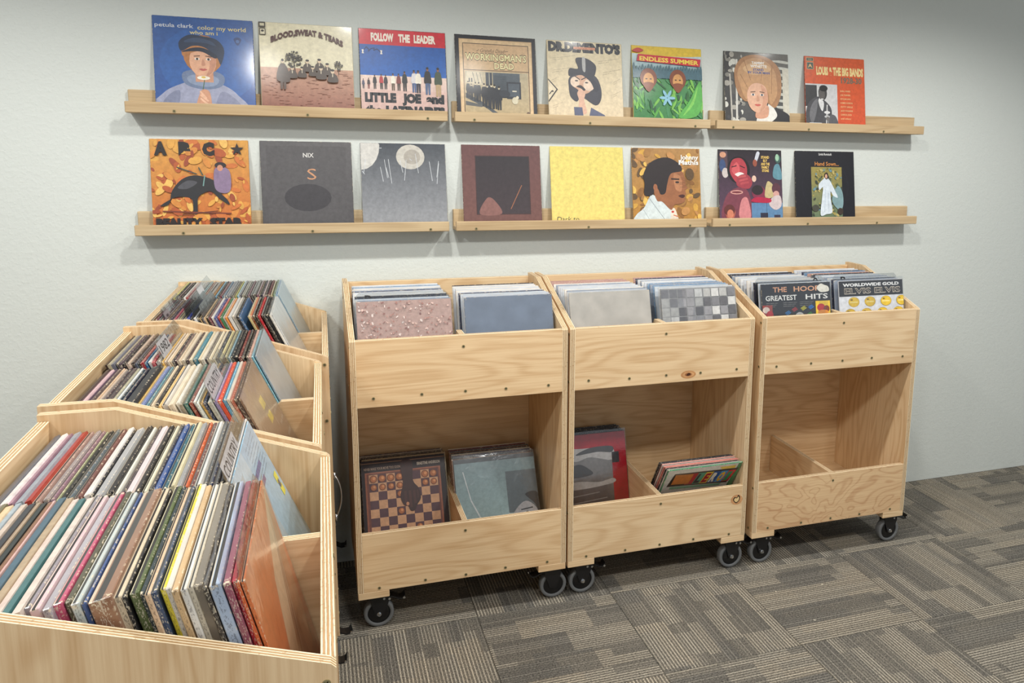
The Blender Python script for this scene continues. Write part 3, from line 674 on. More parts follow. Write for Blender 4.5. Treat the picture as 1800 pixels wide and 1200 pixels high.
summ = [('rect', 0, 0, 1, 1, ((52, 120, 64), (86, 148, 96))), ('rect', 0, .62, 1, .92, ((84, 128, 138), (196, 214, 216))), ('rect', 0, .90, 1, 1, (222, 190, 62)), ('ell', .5, .935, .6, .055, (222, 190, 62))]
for i in range(130):
    x, y = rr.random(), rr.uniform(0, .62); L = rr.uniform(.06, .2); a = rr.uniform(.6, 2.5); c = rr.choice([(46, 104, 52), (84, 158, 66), (120, 184, 80), (40, 86, 56), (66, 132, 84)])
    summ.append(('blob', [(x, y), (x + L * .5 * math.cos(a) - .02, y + L * .5 * math.sin(a)), (x + L * math.cos(a), y + L * math.sin(a)), (x + L * .5 * math.cos(a) + .02, y + L * .5 * math.sin(a))], c))
for i in range(24):
    x = .02 + i * .042; summ.append(('blob', [(x - .03, .6), (x, .74 + .05 * rr.random()), (x + .03, .6)], (70, 104, 116)))
for cx in (.22, .64):
    summ += [('ell', cx, .58, .12, .13, (124, 66, 42)), ('ell', cx, .55, .075, .10, (206, 150, 90)), ('blob', [(cx - .08, .5), (cx, .53), (cx + .08, .5), (cx, .40)], (132, 72, 44)), ('ell', cx - .03, .57, .016, .008, (40, 26, 20)), ('ell', cx + .03, .57, .016, .008, (40, 26, 20))]
for i in range(6):
    a = i * 1.05; summ.append(('ell', .48 + .06 * math.cos(a), .33 + .06 * math.sin(a), .055, .02, (134, 186, 206), a))
summ += [('blob', [(.64, .08), (.8, .3), (.96, .56), (.99, .3), (.9, .1)], (88, 168, 76)), ('blob', [(.70, .1), (.84, .3), (.93, .5), (.86, .26)], (126, 196, 90)), ('poly', [(.06, .80), (.97, .76), (.985, .86), (.08, .89)], (196, 40, 56)), ('text', 'ENDLESS SUMMER', .10, .95, .808, .055, (240, 214, 84), {'bold': .03, 'rise': -.024}), ('blob', [(.0, .93), (.08, .97), (.16, .94), (.08, .91)], (186, 66, 60))]

blond = [('rect', 0, 0, 1, 1, ((58, 60, 62), (92, 90, 84))), ('rect', .0, 0, .09, 1, (46, 46, 46))]
for i in range(40): blond.append(('ell', rr.uniform(0.0, .3), rr.random(), rr.uniform(.015, .05), rr.uniform(.015, .04), rr.choice([(206, 206, 196), (128, 126, 118), (164, 160, 150), (60, 60, 62)])))
for i in range(9): blond.append(('blob', [(.7, .9 - i * .09), (.85, .915 - i * .09), (1.0, .9 - i * .09), (1.0, .87 - i * .09), (.84, .88 - i * .09)], (190, 190, 180)))
blond += [('rect', .90, .1, 1, .8, (202, 198, 182)), ('line', (.17, 0), (.19, .9), .03, (206, 204, 196)), ('line', (.10, 0), (.08, .7), .025, (176, 172, 162)),
          ('blob', [(.62, 0), (.70, .27), (.86, .23), (1, .15), (1, 0)], (26, 26, 30)), ('blob', [(.48, .0), (.50, .14), (.6, .16), (.68, .32), (.76, .24), (.80, .14), (.70, .05), (.66, 0)], (228, 226, 218)), ('blob', [(.46, .12), (.50, .24), (.66, .28), (.66, .14), (.56, .1)], (206, 152, 122)),
          ('blob', [(.15, .62), (.16, .78), (.27, .92), (.48, .975), (.70, .93), (.85, .80), (.885, .6), (.86, .4), (.78, .26), (.68, .30), (.5, .44), (.34, .33), (.24, .38), (.18, .48)], (164, 118, 76)), ('blob', [(.2, .66), (.22, .78), (.33, .89), (.5, .93), (.66, .88), (.78, .76), (.8, .6), (.7, .5), (.4, .5), (.26, .52)], (186, 142, 98))] + face(.50, .40, .165, (220, 172, 142), (204, 150, 120), (196, 88, 76), (60, 66, 80)) + [
          ('blob', [(.24, .60), (.27, .44), (.33, .36), (.35, .50), (.46, .585), (.6, .56), (.67, .45), (.70, .3), (.8, .42), (.80, .64), (.64, .76), (.4, .76)], (190, 144, 98)), ('blob', [(.28, .78), (.5, .88), (.72, .8), (.62, .72), (.42, .7)], (204, 164, 120)),
          ('line', (.3, .9), (.4, .62), .008, (150, 106, 66)), ('line', (.6, .92), (.56, .62), .008, (152, 108, 68)), ('line', (.74, .84), (.72, .45), .008, (150, 106, 66)), ('line', (.24, .7), (.36, .5), .008, (154, 110, 70)),
          ('text', 'TAMMY', .42, .62, .845, .034, (238, 236, 230), {'bold': .03}), ('text', 'WYNETTE', .40, .655, .80, .034, (238, 236, 230), {'bold': .03}), ('text', 'STAND', .44, .61, .755, .03, (48, 76, 144), {'bold': .03}), ('text', 'BY YOUR MAN', .36, .70, .715, .03, (48, 76, 144), {'bold': .03})]

horn = [('rect', 0, 0, 1, 1, ((208, 84, 44), (214, 92, 46))), ('rect', .03, .935, .145, .985, (206, 190, 140)), ('rect', .035, .94, .14, .98, (74, 84, 80)), ('text', 'MONO', .055, .12, .95, .02, (214, 196, 140)), ('rect', .035, .82, .145, .92, (206, 190, 140)), ('rect', .04, .825, .14, .915, (74, 88, 84)), ('blob', [(.055, .84), (.08, .89), (.1, .89), (.125, .84), (.09, .86)], (222, 180, 120)),
        ('text', 'LOUIS & THE BIG BANDS', .19, .98, .755, .105, (240, 216, 150), {'bold': .06}), ('text', '1928-30', .60, .95, .645, .08, (110, 108, 92), {'bold': .03}), ('rect', .0, .0, .53, .62, (206, 206, 206)), ('rect', .0, .3, .19, .6, (54, 54, 56)),
        ('blob', [(.02, 0), (.0, .2), (.06, .36), (.2, .44), (.30, .4), (.42, .28), (.44, .1), (.53, .06), (.53, 0)], (74, 74, 78)), ('blob', [(.12, .35), (.2, .4), (.17, .2), (.1, .05), (.06, .2)], (112, 112, 116)), ('blob', [(.32, 0), (.40, .18), (.5, .16), (.53, 0)], (92, 92, 96)), ('blob', [(.21, .38), (.24, .42), (.30, .36), (.28, .24), (.24, .28)], (222, 222, 222)), ('ell', .285, .49, .072, .10, (60, 58, 58)), ('ell', .27, .47, .055, .075, (92, 88, 86)), ('ell', .275, .405, .024, .010, (226, 226, 226)), ('ell', .30, .56, .07, .045, (24, 24, 24)),
        ('line', (.335, .05), (.355, .33), .018, (212, 212, 212)), ('line', (.37, .05), (.36, .3), .01, (150, 150, 150)), ('ell', .35, .22, .05, .02, (226, 226, 226)), ('ell', .35, .16, .045, .018, (190, 190, 190)), ('ell', .36, .13, .03, .03, (110, 106, 104)), ('rect', .055, .0, .26, .07, (234, 238, 242)), ('text', 'ROCK', .07, .14, .045, .014, (60, 70, 80)), ('text', 'COLLECTION', .07, .18, .02, .014, (60, 70, 80), {'bold': .02})]
for i, t in enumerate(('EARL HINES', 'JOE TURNER', 'PETE BROWN', 'HOMER HOBSON', 'ZUTTY SINGLE', 'JACK WASHING', 'CARROL DICK', 'and others')): horn.append(('text', t, .58, .58 + .017 * len(t), .52 - i * .056, .022, (240, 206, 150), {'bold': .01}))

bull = [('rect', 0, 0, 1, 1, ((188, 96, 40), (206, 150, 66)))]
for i in range(170):
    x, y = rr.random(), rr.random(); q = rr.uniform(.02, .08); c = rr.choice([(214, 158, 70), (170, 84, 40), (206, 134, 58), (224, 178, 92), (150, 70, 40), (196, 110, 50)])
    bull.append(('ell', x, y, q, q * rr.uniform(.3, .6), c, rr.random() * 3))
bull += [('text', 'A', .04, .17, .835, .125, (26, 20, 18), {'bold': .09}), ('text', 'B', .285, .41, .835, .125, (26, 20, 18), {'bold': .09}), ('text', 'C', .525, .65, .835, .125, (26, 20, 18), {'bold': .09}), ('poly', [(.885 + (.075 if i % 2 == 0 else .03) * math.sin(i * math.pi / 5), .895 + (.075 if i % 2 == 0 else .03) * math.cos(i * math.pi / 5)) for i in range(10)], (34, 26, 24)),
         ('text', 'BEAUTY', .03, .50, .03, .085, (30, 22, 20), {'bold': .08}), ('text', 'STAB', .57, .90, .03, .085, (30, 22, 20), {'bold': .08}),
         ('blob', [(.08, .26), (.17, .28), (.2, .42), (.3, .55), (.43, .60), (.58, .57), (.68, .50), (.70, .40), (.76, .33), (.78, .27), (.68, .34), (.6, .42), (.52, .40), (.46, .34), (.45, .18), (.41, .18), (.40, .33), (.3, .36), (.2, .34)], (34, 34, 38)), ('blob', [(.26, .46), (.36, .54), (.46, .52), (.36, .45)], (74, 74, 80)),
         ('line', (.26, .69), (.46, .615), .012, (52, 66, 60)), ('line', (.48, .69), (.52, .6), .012, (58, 76, 66)), ('line', (.54, .6), (.52, .48), .012, (110, 150, 146)), ('blob', [(.64, .46), (.64, .66), (.72, .70), (.80, .64), (.80, .44), (.72, .40)], (132, 112, 140)), ('ell', .705, .715, .06, .035, (38, 30, 34)), ('ell', .70, .685, .03, .035, (196, 136, 110)), ('line', (.1, .2), (.8, .17), .015, (112, 52, 34)), ('line', (.3, .16), (.66, .2), .01, (90, 44, 32))]

dark = [('rect', 0, 0, 1, 1, ((74, 72, 74), (88, 86, 88))), ('rect', .06, .05, .94, .95, (80, 78, 80)), ('text', 'NIX', .46, .58, .82, .05, (206, 204, 200), {'bold': .02}), ('text', 'S', .50, .60, .56, .13, (196, 142, 104), {'bold': -.005}), ('ell', .5, .35, .26, .16, (58, 56, 60))]
moon = [('rect', 0, 0, 1, 1, ((150, 152, 156), (64, 70, 78))), ('ell', .0, .98, .22, .3, (206, 204, 198)), ('ell', .58, .84, .17, .15, (196, 192, 182)), ('ell', .60, .84, .1, .09, (170, 164, 154))] + [('line', (x, .5 + .45 * rr.random()), (x + .03, .5 + .45 * rr.random()), .006, (202, 206, 210)) for x in [rr.random() for _ in range(14)]]
brown = [('rect', 0, 0, 1, 1, ((112, 76, 70), (98, 62, 62))), ('rect', .16, .13, .86, .87, (66, 44, 44)), ('rect', .17, .14, .85, .86, ((62, 52, 56), (40, 34, 40))), ('blob', [(.2, .14), (.3, .34), (.4, .3), (.48, .14)], (132, 92, 86)), ('line', (.6, .2), (.75, .5), .01, (150, 96, 70))]
yell = [('rect', 0, 0, 1, 1, ((226, 206, 118), (222, 206, 112))), ('text', 'Dark to', .06, .36, .035, .06, (40, 40, 48), {'shear': .2}), ('line', (.3, .6), (.52, .66), .004, (204, 186, 104)), ('line', (.58, .8), (.7, .9), .004, (204, 186, 104))]
prof = [('rect', 0, 0, 1, 1, ((176, 126, 50), (170, 128, 74)))]
for i in range(110):
    x, y = rr.random(), rr.random(); q = rr.uniform(.03, .09); prof.append(('ell', x, y, q, q * rr.uniform(.4, .8), rr.choice([(206, 158, 66), (140, 96, 48), (96, 74, 48), (188, 136, 78), (224, 182, 90), (160, 116, 62)]), rr.random() * 3))
prof += [('blob', [(.02, 0), (.04, .11), (.15, .2), (.24, .35), (.3, .37), (.52, .22), (.60, .1), (.58, 0)], (206, 216, 216)), ('line', (.23, .33), (.46, .03), .006, (120, 130, 136)), ('line', (.14, .18), (.24, .02), .006, (150, 160, 164)), ('blob', [(.55, .02), (.55, .17), (.60, .19), (.64, .09), (.66, .0)], (226, 214, 196)), ('line', (.58, .1), (.65, .08), .014, (196, 110, 70)), ('ell', .57, .145, .02, .014, (190, 52, 40)),
         ('blob', [(.34, .30), (.30, .48), (.4, .66), (.56, .76), (.70, .72), (.76, .62), (.775, .51), (.80, .47), (.765, .44), (.775, .385), (.74, .36), (.76, .30), (.70, .255), (.60, .24), (.545, .17), (.42, .28)], (150, 96, 62)), ('blob', [(.6, .66), (.7, .62), (.72, .5), (.7, .42), (.62, .46)], (178, 122, 84)), ('blob', [(.66, .36), (.72, .38), (.76, .36), (.72, .33)], (70, 34, 30)),
         ('blob', [(.16, .38), (.17, .52), (.16, .66), (.28, .82), (.5, .88), (.68, .8), (.72, .7), (.56, .66), (.5, .52), (.47, .40), (.40, .38), (.37, .44), (.31, .52), (.30, .40), (.24, .36)], (38, 30, 32)), ('ell', .325, .475, .03, .045, (156, 98, 66)), ('line', (.56, .59), (.68, .585), .02, (46, 32, 30)), ('ell', .65, .545, .03, .014, (44, 30, 28)),
         ('text', 'Johnny', .70, .975, .855, .06, (240, 236, 228), {'bold': .03}), ('text', 'Mathis', .68, .975, .785, .06, (240, 236, 228), {'bold': .03})] + [('text', 'mmm nnmn mmm', .74 - .05 * (i % 3), .97, .75 - i * .021, .009, (84, 64, 40)) for i in range(14)]
sing = [('rect', 0, 0, 1, 1, ((94, 66, 88), (34, 28, 34))), ('blob', [(.05, .02), (.1, .35), (.3, .48), (.46, .4), (.5, .0)], (120, 58, 72)), ('rect', .5, .0, 1, .26, (92, 132, 170)), ('rect', .64, .02, .76, .12, (40, 40, 60)), ('rect', .86, .02, .96, .09, (52, 48, 70)), ('rect', .74, .06, .745, .3, (30, 30, 40)), ('rect', .02, .72, .14, .98, (86, 66, 74)), ('ell', .07, .93, .05, .04, (206, 150, 120)), ('ell', .06, .78, .05, .09, (60, 80, 120)), ('ell', .1, .68, .05, .07, (200, 190, 186)),
        ('ell', .31, .72, .18, .19, (24, 18, 22)), ('blob', [(.17, .72), (.22, .86), (.36, .88), (.44, .76), (.42, .6), (.32, .52), (.22, .6)], (176, 62, 72)), ('blob', [(.2, .72), (.28, .83), (.33, .72), (.27, .64)], (206, 92, 96)), ('line', (.2, .76), (.28, .78), .014, (56, 20, 30)), ('line', (.33, .78), (.41, .75), .014, (56, 20, 30)), ('blob', [(.25, .66), (.33, .69), (.4, .66), (.33, .62)], (240, 226, 220)), ('blob', [(.28, .5), (.30, .63), (.44, .66), (.52, .56), (.46, .46)], (158, 58, 70)), ('line', (.3, .62), (.42, .64), .03, (190, 84, 86)), ('line', (.31, .57), (.45, .6), .03, (186, 80, 84)), ('line', (.33, .53), (.46, .55), .03, (180, 74, 80)), ('ell', .55, .6, .035, .045, (224, 190, 170)), ('ell', .27, .41, .1, .03, (206, 150, 140)), ('ell', .27, .41, .08, .014, (110, 40, 50)),
        ('blob', [(.55, .8), (.6, .97), (.65, .96), (.6, .84)], (200, 204, 214)), ('ell', .57, .82, .035, .05, (150, 80, 60)), ('blob', [(.86, .62), (.88, .78), (.96, .8), (1, .6)], (96, 142, 156)), ('ell', .94, .88, .05, .06, (60, 90, 84)), ('ell', .93, .9, .03, .05, (160, 200, 170)),
        ('ell', .62, .40, .11, .10, (130, 44, 70)), ('ell', .60, .44, .09, .07, (40, 30, 34)), ('blob', [(.72, .34), (.76, .56), (.86, .5), (.88, .36)], (196, 178, 130)), ('ell', .90, .46, .07, .08, (90, 48, 60)), ('ell', .9, .38, .05, .05, (206, 156, 146)), ('blob', [(.78, .24), (.84, .34), (.96, .36), (.98, .22), (.88, .16)], (206, 190, 190)), ('blob', [(.5, .28), (.58, .34), (.8, .32), (.78, .26)], (176, 30, 66)),
        ('ell', .16, .13, .08, .10, (176, 96, 76)), ('ell', .15, .16, .085, .08, (96, 44, 40)), ('ell', .16, .11, .05, .06, (206, 126, 96)), ('blob', [(.3, .06), (.34, .3), (.44, .32), (.48, .04)], (206, 130, 132))] + [('text', t, .735 - w, .735 + w, .885 - i * .047, .034, (226, 190, 104), {'bold': .045}) for i, (t, w) in enumerate((('STAND', .065), ('SLY', .035), ('AND THE', .07), ('FAMILY', .06), ('STONE', .055)))]
sown = [('rect', 0, 0, 1, 1, (22, 22, 30)), ('ell', .5, .5, .40, .42, (27, 27, 36)), ('ell', .5, .5, .385, .405, (22, 22, 30)), ('text', 'Linda Ronstadt', .40, .62, .945, .032, (226, 226, 224), {'bold': .015}), ('text', 'Hand Sown...', .33, .74, .795, .055, (206, 136, 66), {'bold': .015}), ('rect', .265, .045, .785, .775, ((104, 124, 96), (150, 136, 70)))]
for i in range(110):
    x, y = rr.uniform(.28, .77), rr.uniform(.06, .76); q = rr.uniform(.012, .035); sown.append(('ell', x, y, q, q * .6, rr.choice([(86, 98, 70), (164, 150, 84), (60, 66, 54), (122, 138, 120), (186, 170, 104), (104, 140, 150)]), rr.random() * 3))
sown += [('blob', [(.6, .3), (.7, .5), (.785, .4), (.785, .2), (.7, .16)], (126, 156, 160)), ('blob', [(.40, .08), (.43, .32), (.45, .48), (.39, .44), (.38, .52), (.46, .60), (.50, .63), (.57, .58), (.66, .42), (.70, .33), (.62, .36), (.58, .42), (.58, .3), (.6, .12), (.5, .09)], (210, 220, 228)), ('line', (.47, .12), (.49, .45), .006, (168, 182, 198)), ('line', (.54, .12), (.54, .4), .006, (168, 182, 198)), ('ell', .515, .645, .035, .05, (40, 30, 28)), ('ell', .51, .64, .02, .032, (206, 158, 132)), ('ell', .74, .13, .05, .05, (60, 48, 40)), ('ell', .32, .18, .06, .05, (70, 70, 60)), ('text', 'mmmm', .46, .56, .012, .012, (150, 100, 60))]

LTH = math.radians(8.9)
def on_ledge(xc, row, rgb, cover, label, t=0.0042, gloss=False, tilt=0.0):
    z = LIP_B[row] + 0.0166 + 0.5 * t * math.sin(LTH)
    mw = Matrix.Translation((xc, -0.0535 + t / 2 + 0.002, z)) @ Matrix.Rotation(-LTH, 4, 'X') @ Matrix.Rotation(tilt, 4, 'Y')
    return record(mw, t, rgb, label, 'record sleeves shown on the picture ledges', cover=cover, cgloss=gloss)
on_ledge(-0.4215, 0, (40, 80, 146), cap, 'blue record sleeve with a portrait in a navy cap, on upper ledge', gloss=True)
on_ledge(-0.0885, 0, (206, 196, 166), grp, 'cream and reddish-brown record sleeve reading BLOOD, SWEAT & TEARS on upper ledge')
on_ledge(0.249, 0, (60, 50, 46), lead, 'red-topped blue record sleeve reading FOLLOW THE LEADER on upper ledge')
on_ledge(0.599, 0, (28, 28, 34), frm, "black-framed tan record sleeve reading WORKINGMAN'S DEAD on upper ledge")
on_ledge(0.960, 0, (206, 190, 156), hat, 'cream record sleeve with a top-hatted cartoon head, on upper ledge')
on_ledge(1.318, 0, (206, 186, 96), summ, 'green jungle record sleeve with yellow top reading ENDLESS SUMMER, on upper ledge')
on_ledge(1.738, 0, (70, 70, 70), blond, 'record sleeve with a blonde bouffant portrait, on upper ledge')
on_ledge(2.135, 0, (180, 70, 40), horn, 'orange record sleeve with a black-and-white trumpeter, on upper ledge', gloss=True)
on_ledge(-0.4575, 1, (190, 130, 60), bull, 'golden record sleeve with a black bull, leftmost on lower ledge')
on_ledge(-0.105, 1, (80, 78, 80), dark, 'dark grey record sleeve with a copper letter S, on lower ledge')
on_ledge(0.242, 1, (150, 152, 156), moon, 'silver and slate record sleeve with pale discs, on lower ledge', gloss=True)
on_ledge(0.6195, 1, (100, 64, 62), brown, 'brown-bordered record sleeve with dark picture, on lower ledge')
on_ledge(0.9755, 1, (222, 204, 112), yell, 'plain yellow record sleeve with handwriting at the bottom, on lower ledge')
on_ledge(1.3275, 1, (170, 124, 60), prof, 'golden-leaf record sleeve with a profile in pale jacket, on lower ledge')
on_ledge(1.7305, 1, (60, 46, 56), sing, 'dark red collage record sleeve with a singer, on lower ledge', gloss=True)
on_ledge(2.113, 1, (24, 24, 30), sown, 'black record sleeve with a small square picture of a white dress, on lower ledge')

# ------------------------------------------------------------------ records in the bins
ORD = ['first', 'second', 'third', 'fourth', 'fifth', 'sixth', 'seventh', 'eighth', 'ninth', 'tenth', 'eleventh', 'twelfth', 'thirteenth', 'fourteenth', 'fifteenth', 'sixteenth', 'seventeenth', 'eighteenth', 'nineteenth']
TENS = {2: 'twent', 3: 'thirt', 4: 'fort', 5: 'fift', 6: 'sixt', 7: 'sevent'}
def ordinal(n):
    if n <= 19: return ORD[n - 1]
    a, b = divmod(n, 10)
    return TENS[a] + 'ieth' if b == 0 else TENS[a] + 'y-' + ORD[b - 1]
def cname(c):
    r, g, b = c; mx, mn = max(c), min(c); L = (mx + mn) / 2
    if mx - mn < 24:
        return 'black' if L < 50 else 'charcoal' if L < 90 else 'grey' if L < 150 else 'pale grey' if L < 205 else 'white'
    import colorsys
    h, l, s = colorsys.rgb_to_hls(r / 255, g / 255, b / 255); h *= 360
    if 20 <= h < 62 and l > .66 and s < .62: return 'cream'
    nm = 'red' if h < 12 or h >= 345 else 'brown' if h < 40 and l < .5 and s < .6 else 'orange' if h < 32 else 'tan' if h < 48 and s < .55 else 'yellow' if h < 66 else 'green' if h < 165 else 'teal' if h < 200 else 'blue' if h < 255 else 'purple' if h < 300 else 'pink'
    return ('dark ' if l < .27 else 'pale ' if l > .68 else '') + nm

PAL = [(46, 44, 46), (30, 30, 32), (70, 70, 72), (214, 204, 184), (196, 182, 154), (226, 222, 212), (120, 116, 112), (160, 156, 150), (36, 44, 66), (104, 40, 52), (150, 118, 122), (84, 78, 70), (176, 160, 132), (58, 96, 108), (200, 196, 190), (132, 90, 60), (206, 190, 150), (44, 40, 38), (92, 100, 110), (168, 48, 50), (150, 168, 176), (222, 208, 140), (96, 110, 84), (62, 60, 80), (188, 172, 160)]
def bin_matrix(u, col, yb, lean, t, dx=0.0, upper=True, yaw=0.0, fwd=False):
    z = (u['shelf'] if upper else ZF_LO) + 0.5 * t * math.sin(abs(lean)) + 0.0004
    return u.matrix_world @ Matrix.Translation((COLX[col] + dx, yb, z)) @ Matrix.Rotation(yaw, 4, 'Z') @ Matrix.Rotation(-lean, 4, 'X')
bpy.context.view_layer.update()

YF0 = -D + T            # inside face of the bin front
YB0 = -T - 0.003        # inside face of the back panel
STUFF = []              # (matrix, t, colour) of the records at the far backs of the rows
def row(u, col, name, group, spec, n, lean, tmean, seed, gaps=(), packed_after=None):
    """spec: list of dicts for the leading records (c colour, t thickness ...); the rest is drawn from the palette"""
    q = random.Random(seed); y = YF0 + 0.003; out = []; i = 0
    while True:
        s = spec[i] if i < len(spec) else {}
        t = s.get('t') or round(max(0.0034, q.gauss(tmean, tmean * .28)) * 2000) / 2000
        l = math.radians(s.get('lean', lean + q.uniform(-.25, .25)))
        if i in dict(gaps): y += dict(gaps)[i]
        yb = y + t / 2 / math.cos(l)
        if yb + t + LPW * math.sin(l) > YB0 - 0.004: break
        c = s.get('c') or q.choice(PAL)
        if 'c' not in s: c = tuple(int(min(250, max(18, v + q.uniform(-14, 14)))) for v in c)
        mw = bin_matrix(u, col, yb, l, t, s.get('dx', q.uniform(-.006, .006)), True, math.radians(s.get('yaw', 0)))
        if i < n:
            lb = s.get('label') or '%s sleeve %s from the front in %s' % (cname(c), ordinal(i + 1), name)
            o = record(mw, t, c, lb, group, s.get('gloss', q.random() < .4), cover=s.get('cover'), cgloss=True)
            if s.get('bag'): bag(o, t, mat=s.get('bagmat'))
            out.append(o)
        else: STUFF.append((mw, t, c))
        y += t / math.cos(l) + s.get('gap', 0.0006); i += 1
    return out

def card(u, col, y, lean, label, text=None, mat=None, h=0.343, txt_c=(40, 42, 50), spots=(.06, .5, .86), dx=0.0, cut=0.022, arts=None, ins=True):
    """clear divider card with clipped top corners and a lettered header"""
    w = 0.157; pts = [(-w, 0.001), (w, 0.001), (w, h - cut), (w - cut, h), (-w + cut, h), (-w, h - cut)]
    bm = bmesh.new(); a = [bm.verts.new((x, -0.0007, z)) for x, z in pts]; b = [bm.verts.new((x, 0.0007, z)) for x, z in pts]
    bm.faces.new(a); bm.faces.new(b[::-1])
    for i in range(6): bm.faces.new((a[i], b[i], b[(i + 1) % 6], a[(i + 1) % 6]))
    bmesh.ops.recalc_face_normals(bm, faces=bm.faces)
    o = bpy.data.objects.new('divider_card', mesh_bm('divider_card', bm)); o.data.materials.append(mat or CLEAR); COL.objects.link(o)
    o.matrix_world = bin_matrix(u, col, y, math.radians(lean), 0.0014, dx); tag(o, label, 'divider card', 'clear divider cards among the records')
    sh = list(arts or [])
    if text:
        x0, x1, yv = spots; sh += [('rect', x0 - .03, yv - .03, x1 + .03, yv + .085, (172, 170, 172)), ('text', text, x0, x1, yv, .062, txt_c, {'bold': .015})]
    if sh: obj('header_print', art_mesh('header_print', sh, 2 * w, h, -0.0008, 0, 0), PRINT, o)
    return o

GA = 'records in the left-hand bins'
# row along the wall
A = [dict(c=(150, 176, 190), t=.0045, gloss=True, bag=True), dict(c=(56, 132, 186), t=.006, gloss=True), dict(c=(122, 150, 116), t=.006), dict(c=(190, 176, 140), t=.005), dict(c=(88, 32, 38)), dict(c=(60, 58, 62)), dict(c=(148, 122, 130)), dict(c=(40, 42, 58)), dict(c=(110, 104, 90)), dict(c=(132, 92, 106)), dict(c=(40, 38, 40)), dict(c=(64, 62, 62)), dict(c=(120, 96, 104)), dict(c=(40, 40, 44)), dict(c=(112, 108, 94)), dict(c=(130, 126, 108)), dict(c=(60, 62, 84)), dict(c=(140, 180, 196), t=.004), dict(c=(172, 168, 104)), dict(c=(122, 114, 104)), dict(c=(56, 52, 54)), dict(c=(140, 142, 146), t=.008), dict(c=(150, 152, 156)), dict(c=(110, 130, 150)), dict(c=(112, 26, 56)), dict(c=(30, 30, 32)), dict(c=(120, 166, 190)), dict(c=(152, 108, 54), t=.007), dict(c=(150, 148, 144), t=.009), dict(c=(136, 130, 126)), dict(c=(150, 120, 112)), dict(c=(140, 136, 130)), dict(c=(60, 126, 140), t=.008), dict(c=(44, 40, 40)), dict(c=(172, 100, 92)), dict(c=(222, 216, 204)), dict(c=(136, 118, 122)), dict(c=(168, 28, 46), t=.008), dict(c=(230, 228, 222), t=.006), dict(c=(40, 38, 40)), dict(c=(96, 46, 58)), dict(c=(36, 36, 40)), dict(c=(226, 216, 128), t=.007), dict(c=(58, 42, 40)), dict(c=(116, 30, 50), t=.006)]
row(LF, 1, "left-hand row against wall", GA, A, 54, 24, .0056, 11)
# second row: a leading group leaning, a gap, then the rest
B = [dict(c=(206, 206, 204), t=.004, gloss=True, bag=True), dict(c=(226, 222, 214)), dict(c=(26, 26, 30), t=.007), dict(c=(30, 28, 30), t=.006), dict(c=(40, 36, 38)), dict(c=(176, 30, 40), t=.006), dict(c=(58, 46, 40), t=.006), dict(c=(44, 34, 32)), dict(c=(196, 96, 44), t=.005), dict(c=(196, 178, 124), t=.006, gap=.001), dict(c=(60, 96, 136), t=.006), dict(c=(34, 34, 38)), dict(c=(150, 148, 142)), dict(c=(206, 200, 190)), dict(c=(196, 196, 192)), dict(c=(222, 140, 60)), dict(c=(200, 196, 188)), dict(c=(60, 120, 80)), dict(c=(196, 60, 40)), dict(c=(70, 78, 130)), dict(c=(222, 216, 206)), dict(c=(98, 28, 44)), dict(c=(80, 78, 80)), dict(c=(190, 160, 120)), dict(c=(90, 88, 90)), dict(c=(170, 142, 100)), dict(c=(40, 40, 44)), dict(c=(206, 206, 206)), dict(c=(46, 46, 50)), dict(c=(44, 66, 160), t=.008), dict(c=(190, 176, 150)), dict(c=(84, 84, 84)), dict(c=(176, 170, 118)), dict(c=(150, 130, 122)), dict(c=(168, 60, 90))]
row(LF, 0, "second left-hand row from wall", GA, B, 48, 24, .0056, 12, gaps=((10, .016),))
C = [dict(c=(172, 186, 196), t=.0045, gloss=True, bag=True, bagmat=BAG), dict(c=(128, 190, 206), t=.005), dict(c=(196, 156, 140)), dict(c=(34, 30, 32), t=.006), dict(c=(24, 24, 26), t=.007), dict(c=(112, 40, 36), t=.006), dict(c=(30, 30, 32), t=.008), dict(c=(40, 44, 46)), dict(c=(120, 150, 160)), dict(c=(150, 144, 110)), dict(c=(196, 186, 140)), dict(c=(44, 56, 74)), dict(c=(226, 214, 186)), dict(c=(214, 202, 176)), dict(c=(70, 66, 72)), dict(c=(226, 216, 196), t=.008), dict(c=(212, 196, 166)), dict(c=(64, 124, 140), t=.009), dict(c=(216, 200, 170)), dict(c=(60, 40, 46)), dict(c=(222, 208, 184), t=.008), dict(c=(206, 186, 160)), dict(c=(84, 60, 72)), dict(c=(60, 56, 60)), dict(c=(206, 184, 150)), dict(c=(222, 202, 178)), dict(c=(212, 196, 176)), dict(c=(216, 170, 84)), dict(c=(196, 192, 184), t=.010), dict(c=(178, 66, 80)), dict(c=(232, 228, 222), t=.008), dict(c=(50, 110, 150)), dict(c=(160, 34, 44))]
row(LM, 1, "third left-hand row from wall", GA, C, 40, 23.5, .006, 13)
kraft = [('rect', 0, 0, 1, 1, ((132, 104, 84), (152, 126, 106))), ('text', 'nmn', .44, .60, .76, .10, (230, 206, 80), {'bold': .06}), ('text', 'nun', .46, .62, .64, .09, (230, 206, 80), {'bold': .06}), ('line', (.64, .84), (.66, .55), .006, (222, 214, 200)), ('text', 'nnmn nm', .70, .93, .62, .035, (214, 206, 192)), ('text', 'mnn nnm', .74, .95, .52, .035, (214, 206, 192)), ('text', 'nmnmn', .78, .97, .40, .04, (214, 206, 192)), ('text', 'nmmn', .82, .98, .28, .04, (214, 206, 192))]
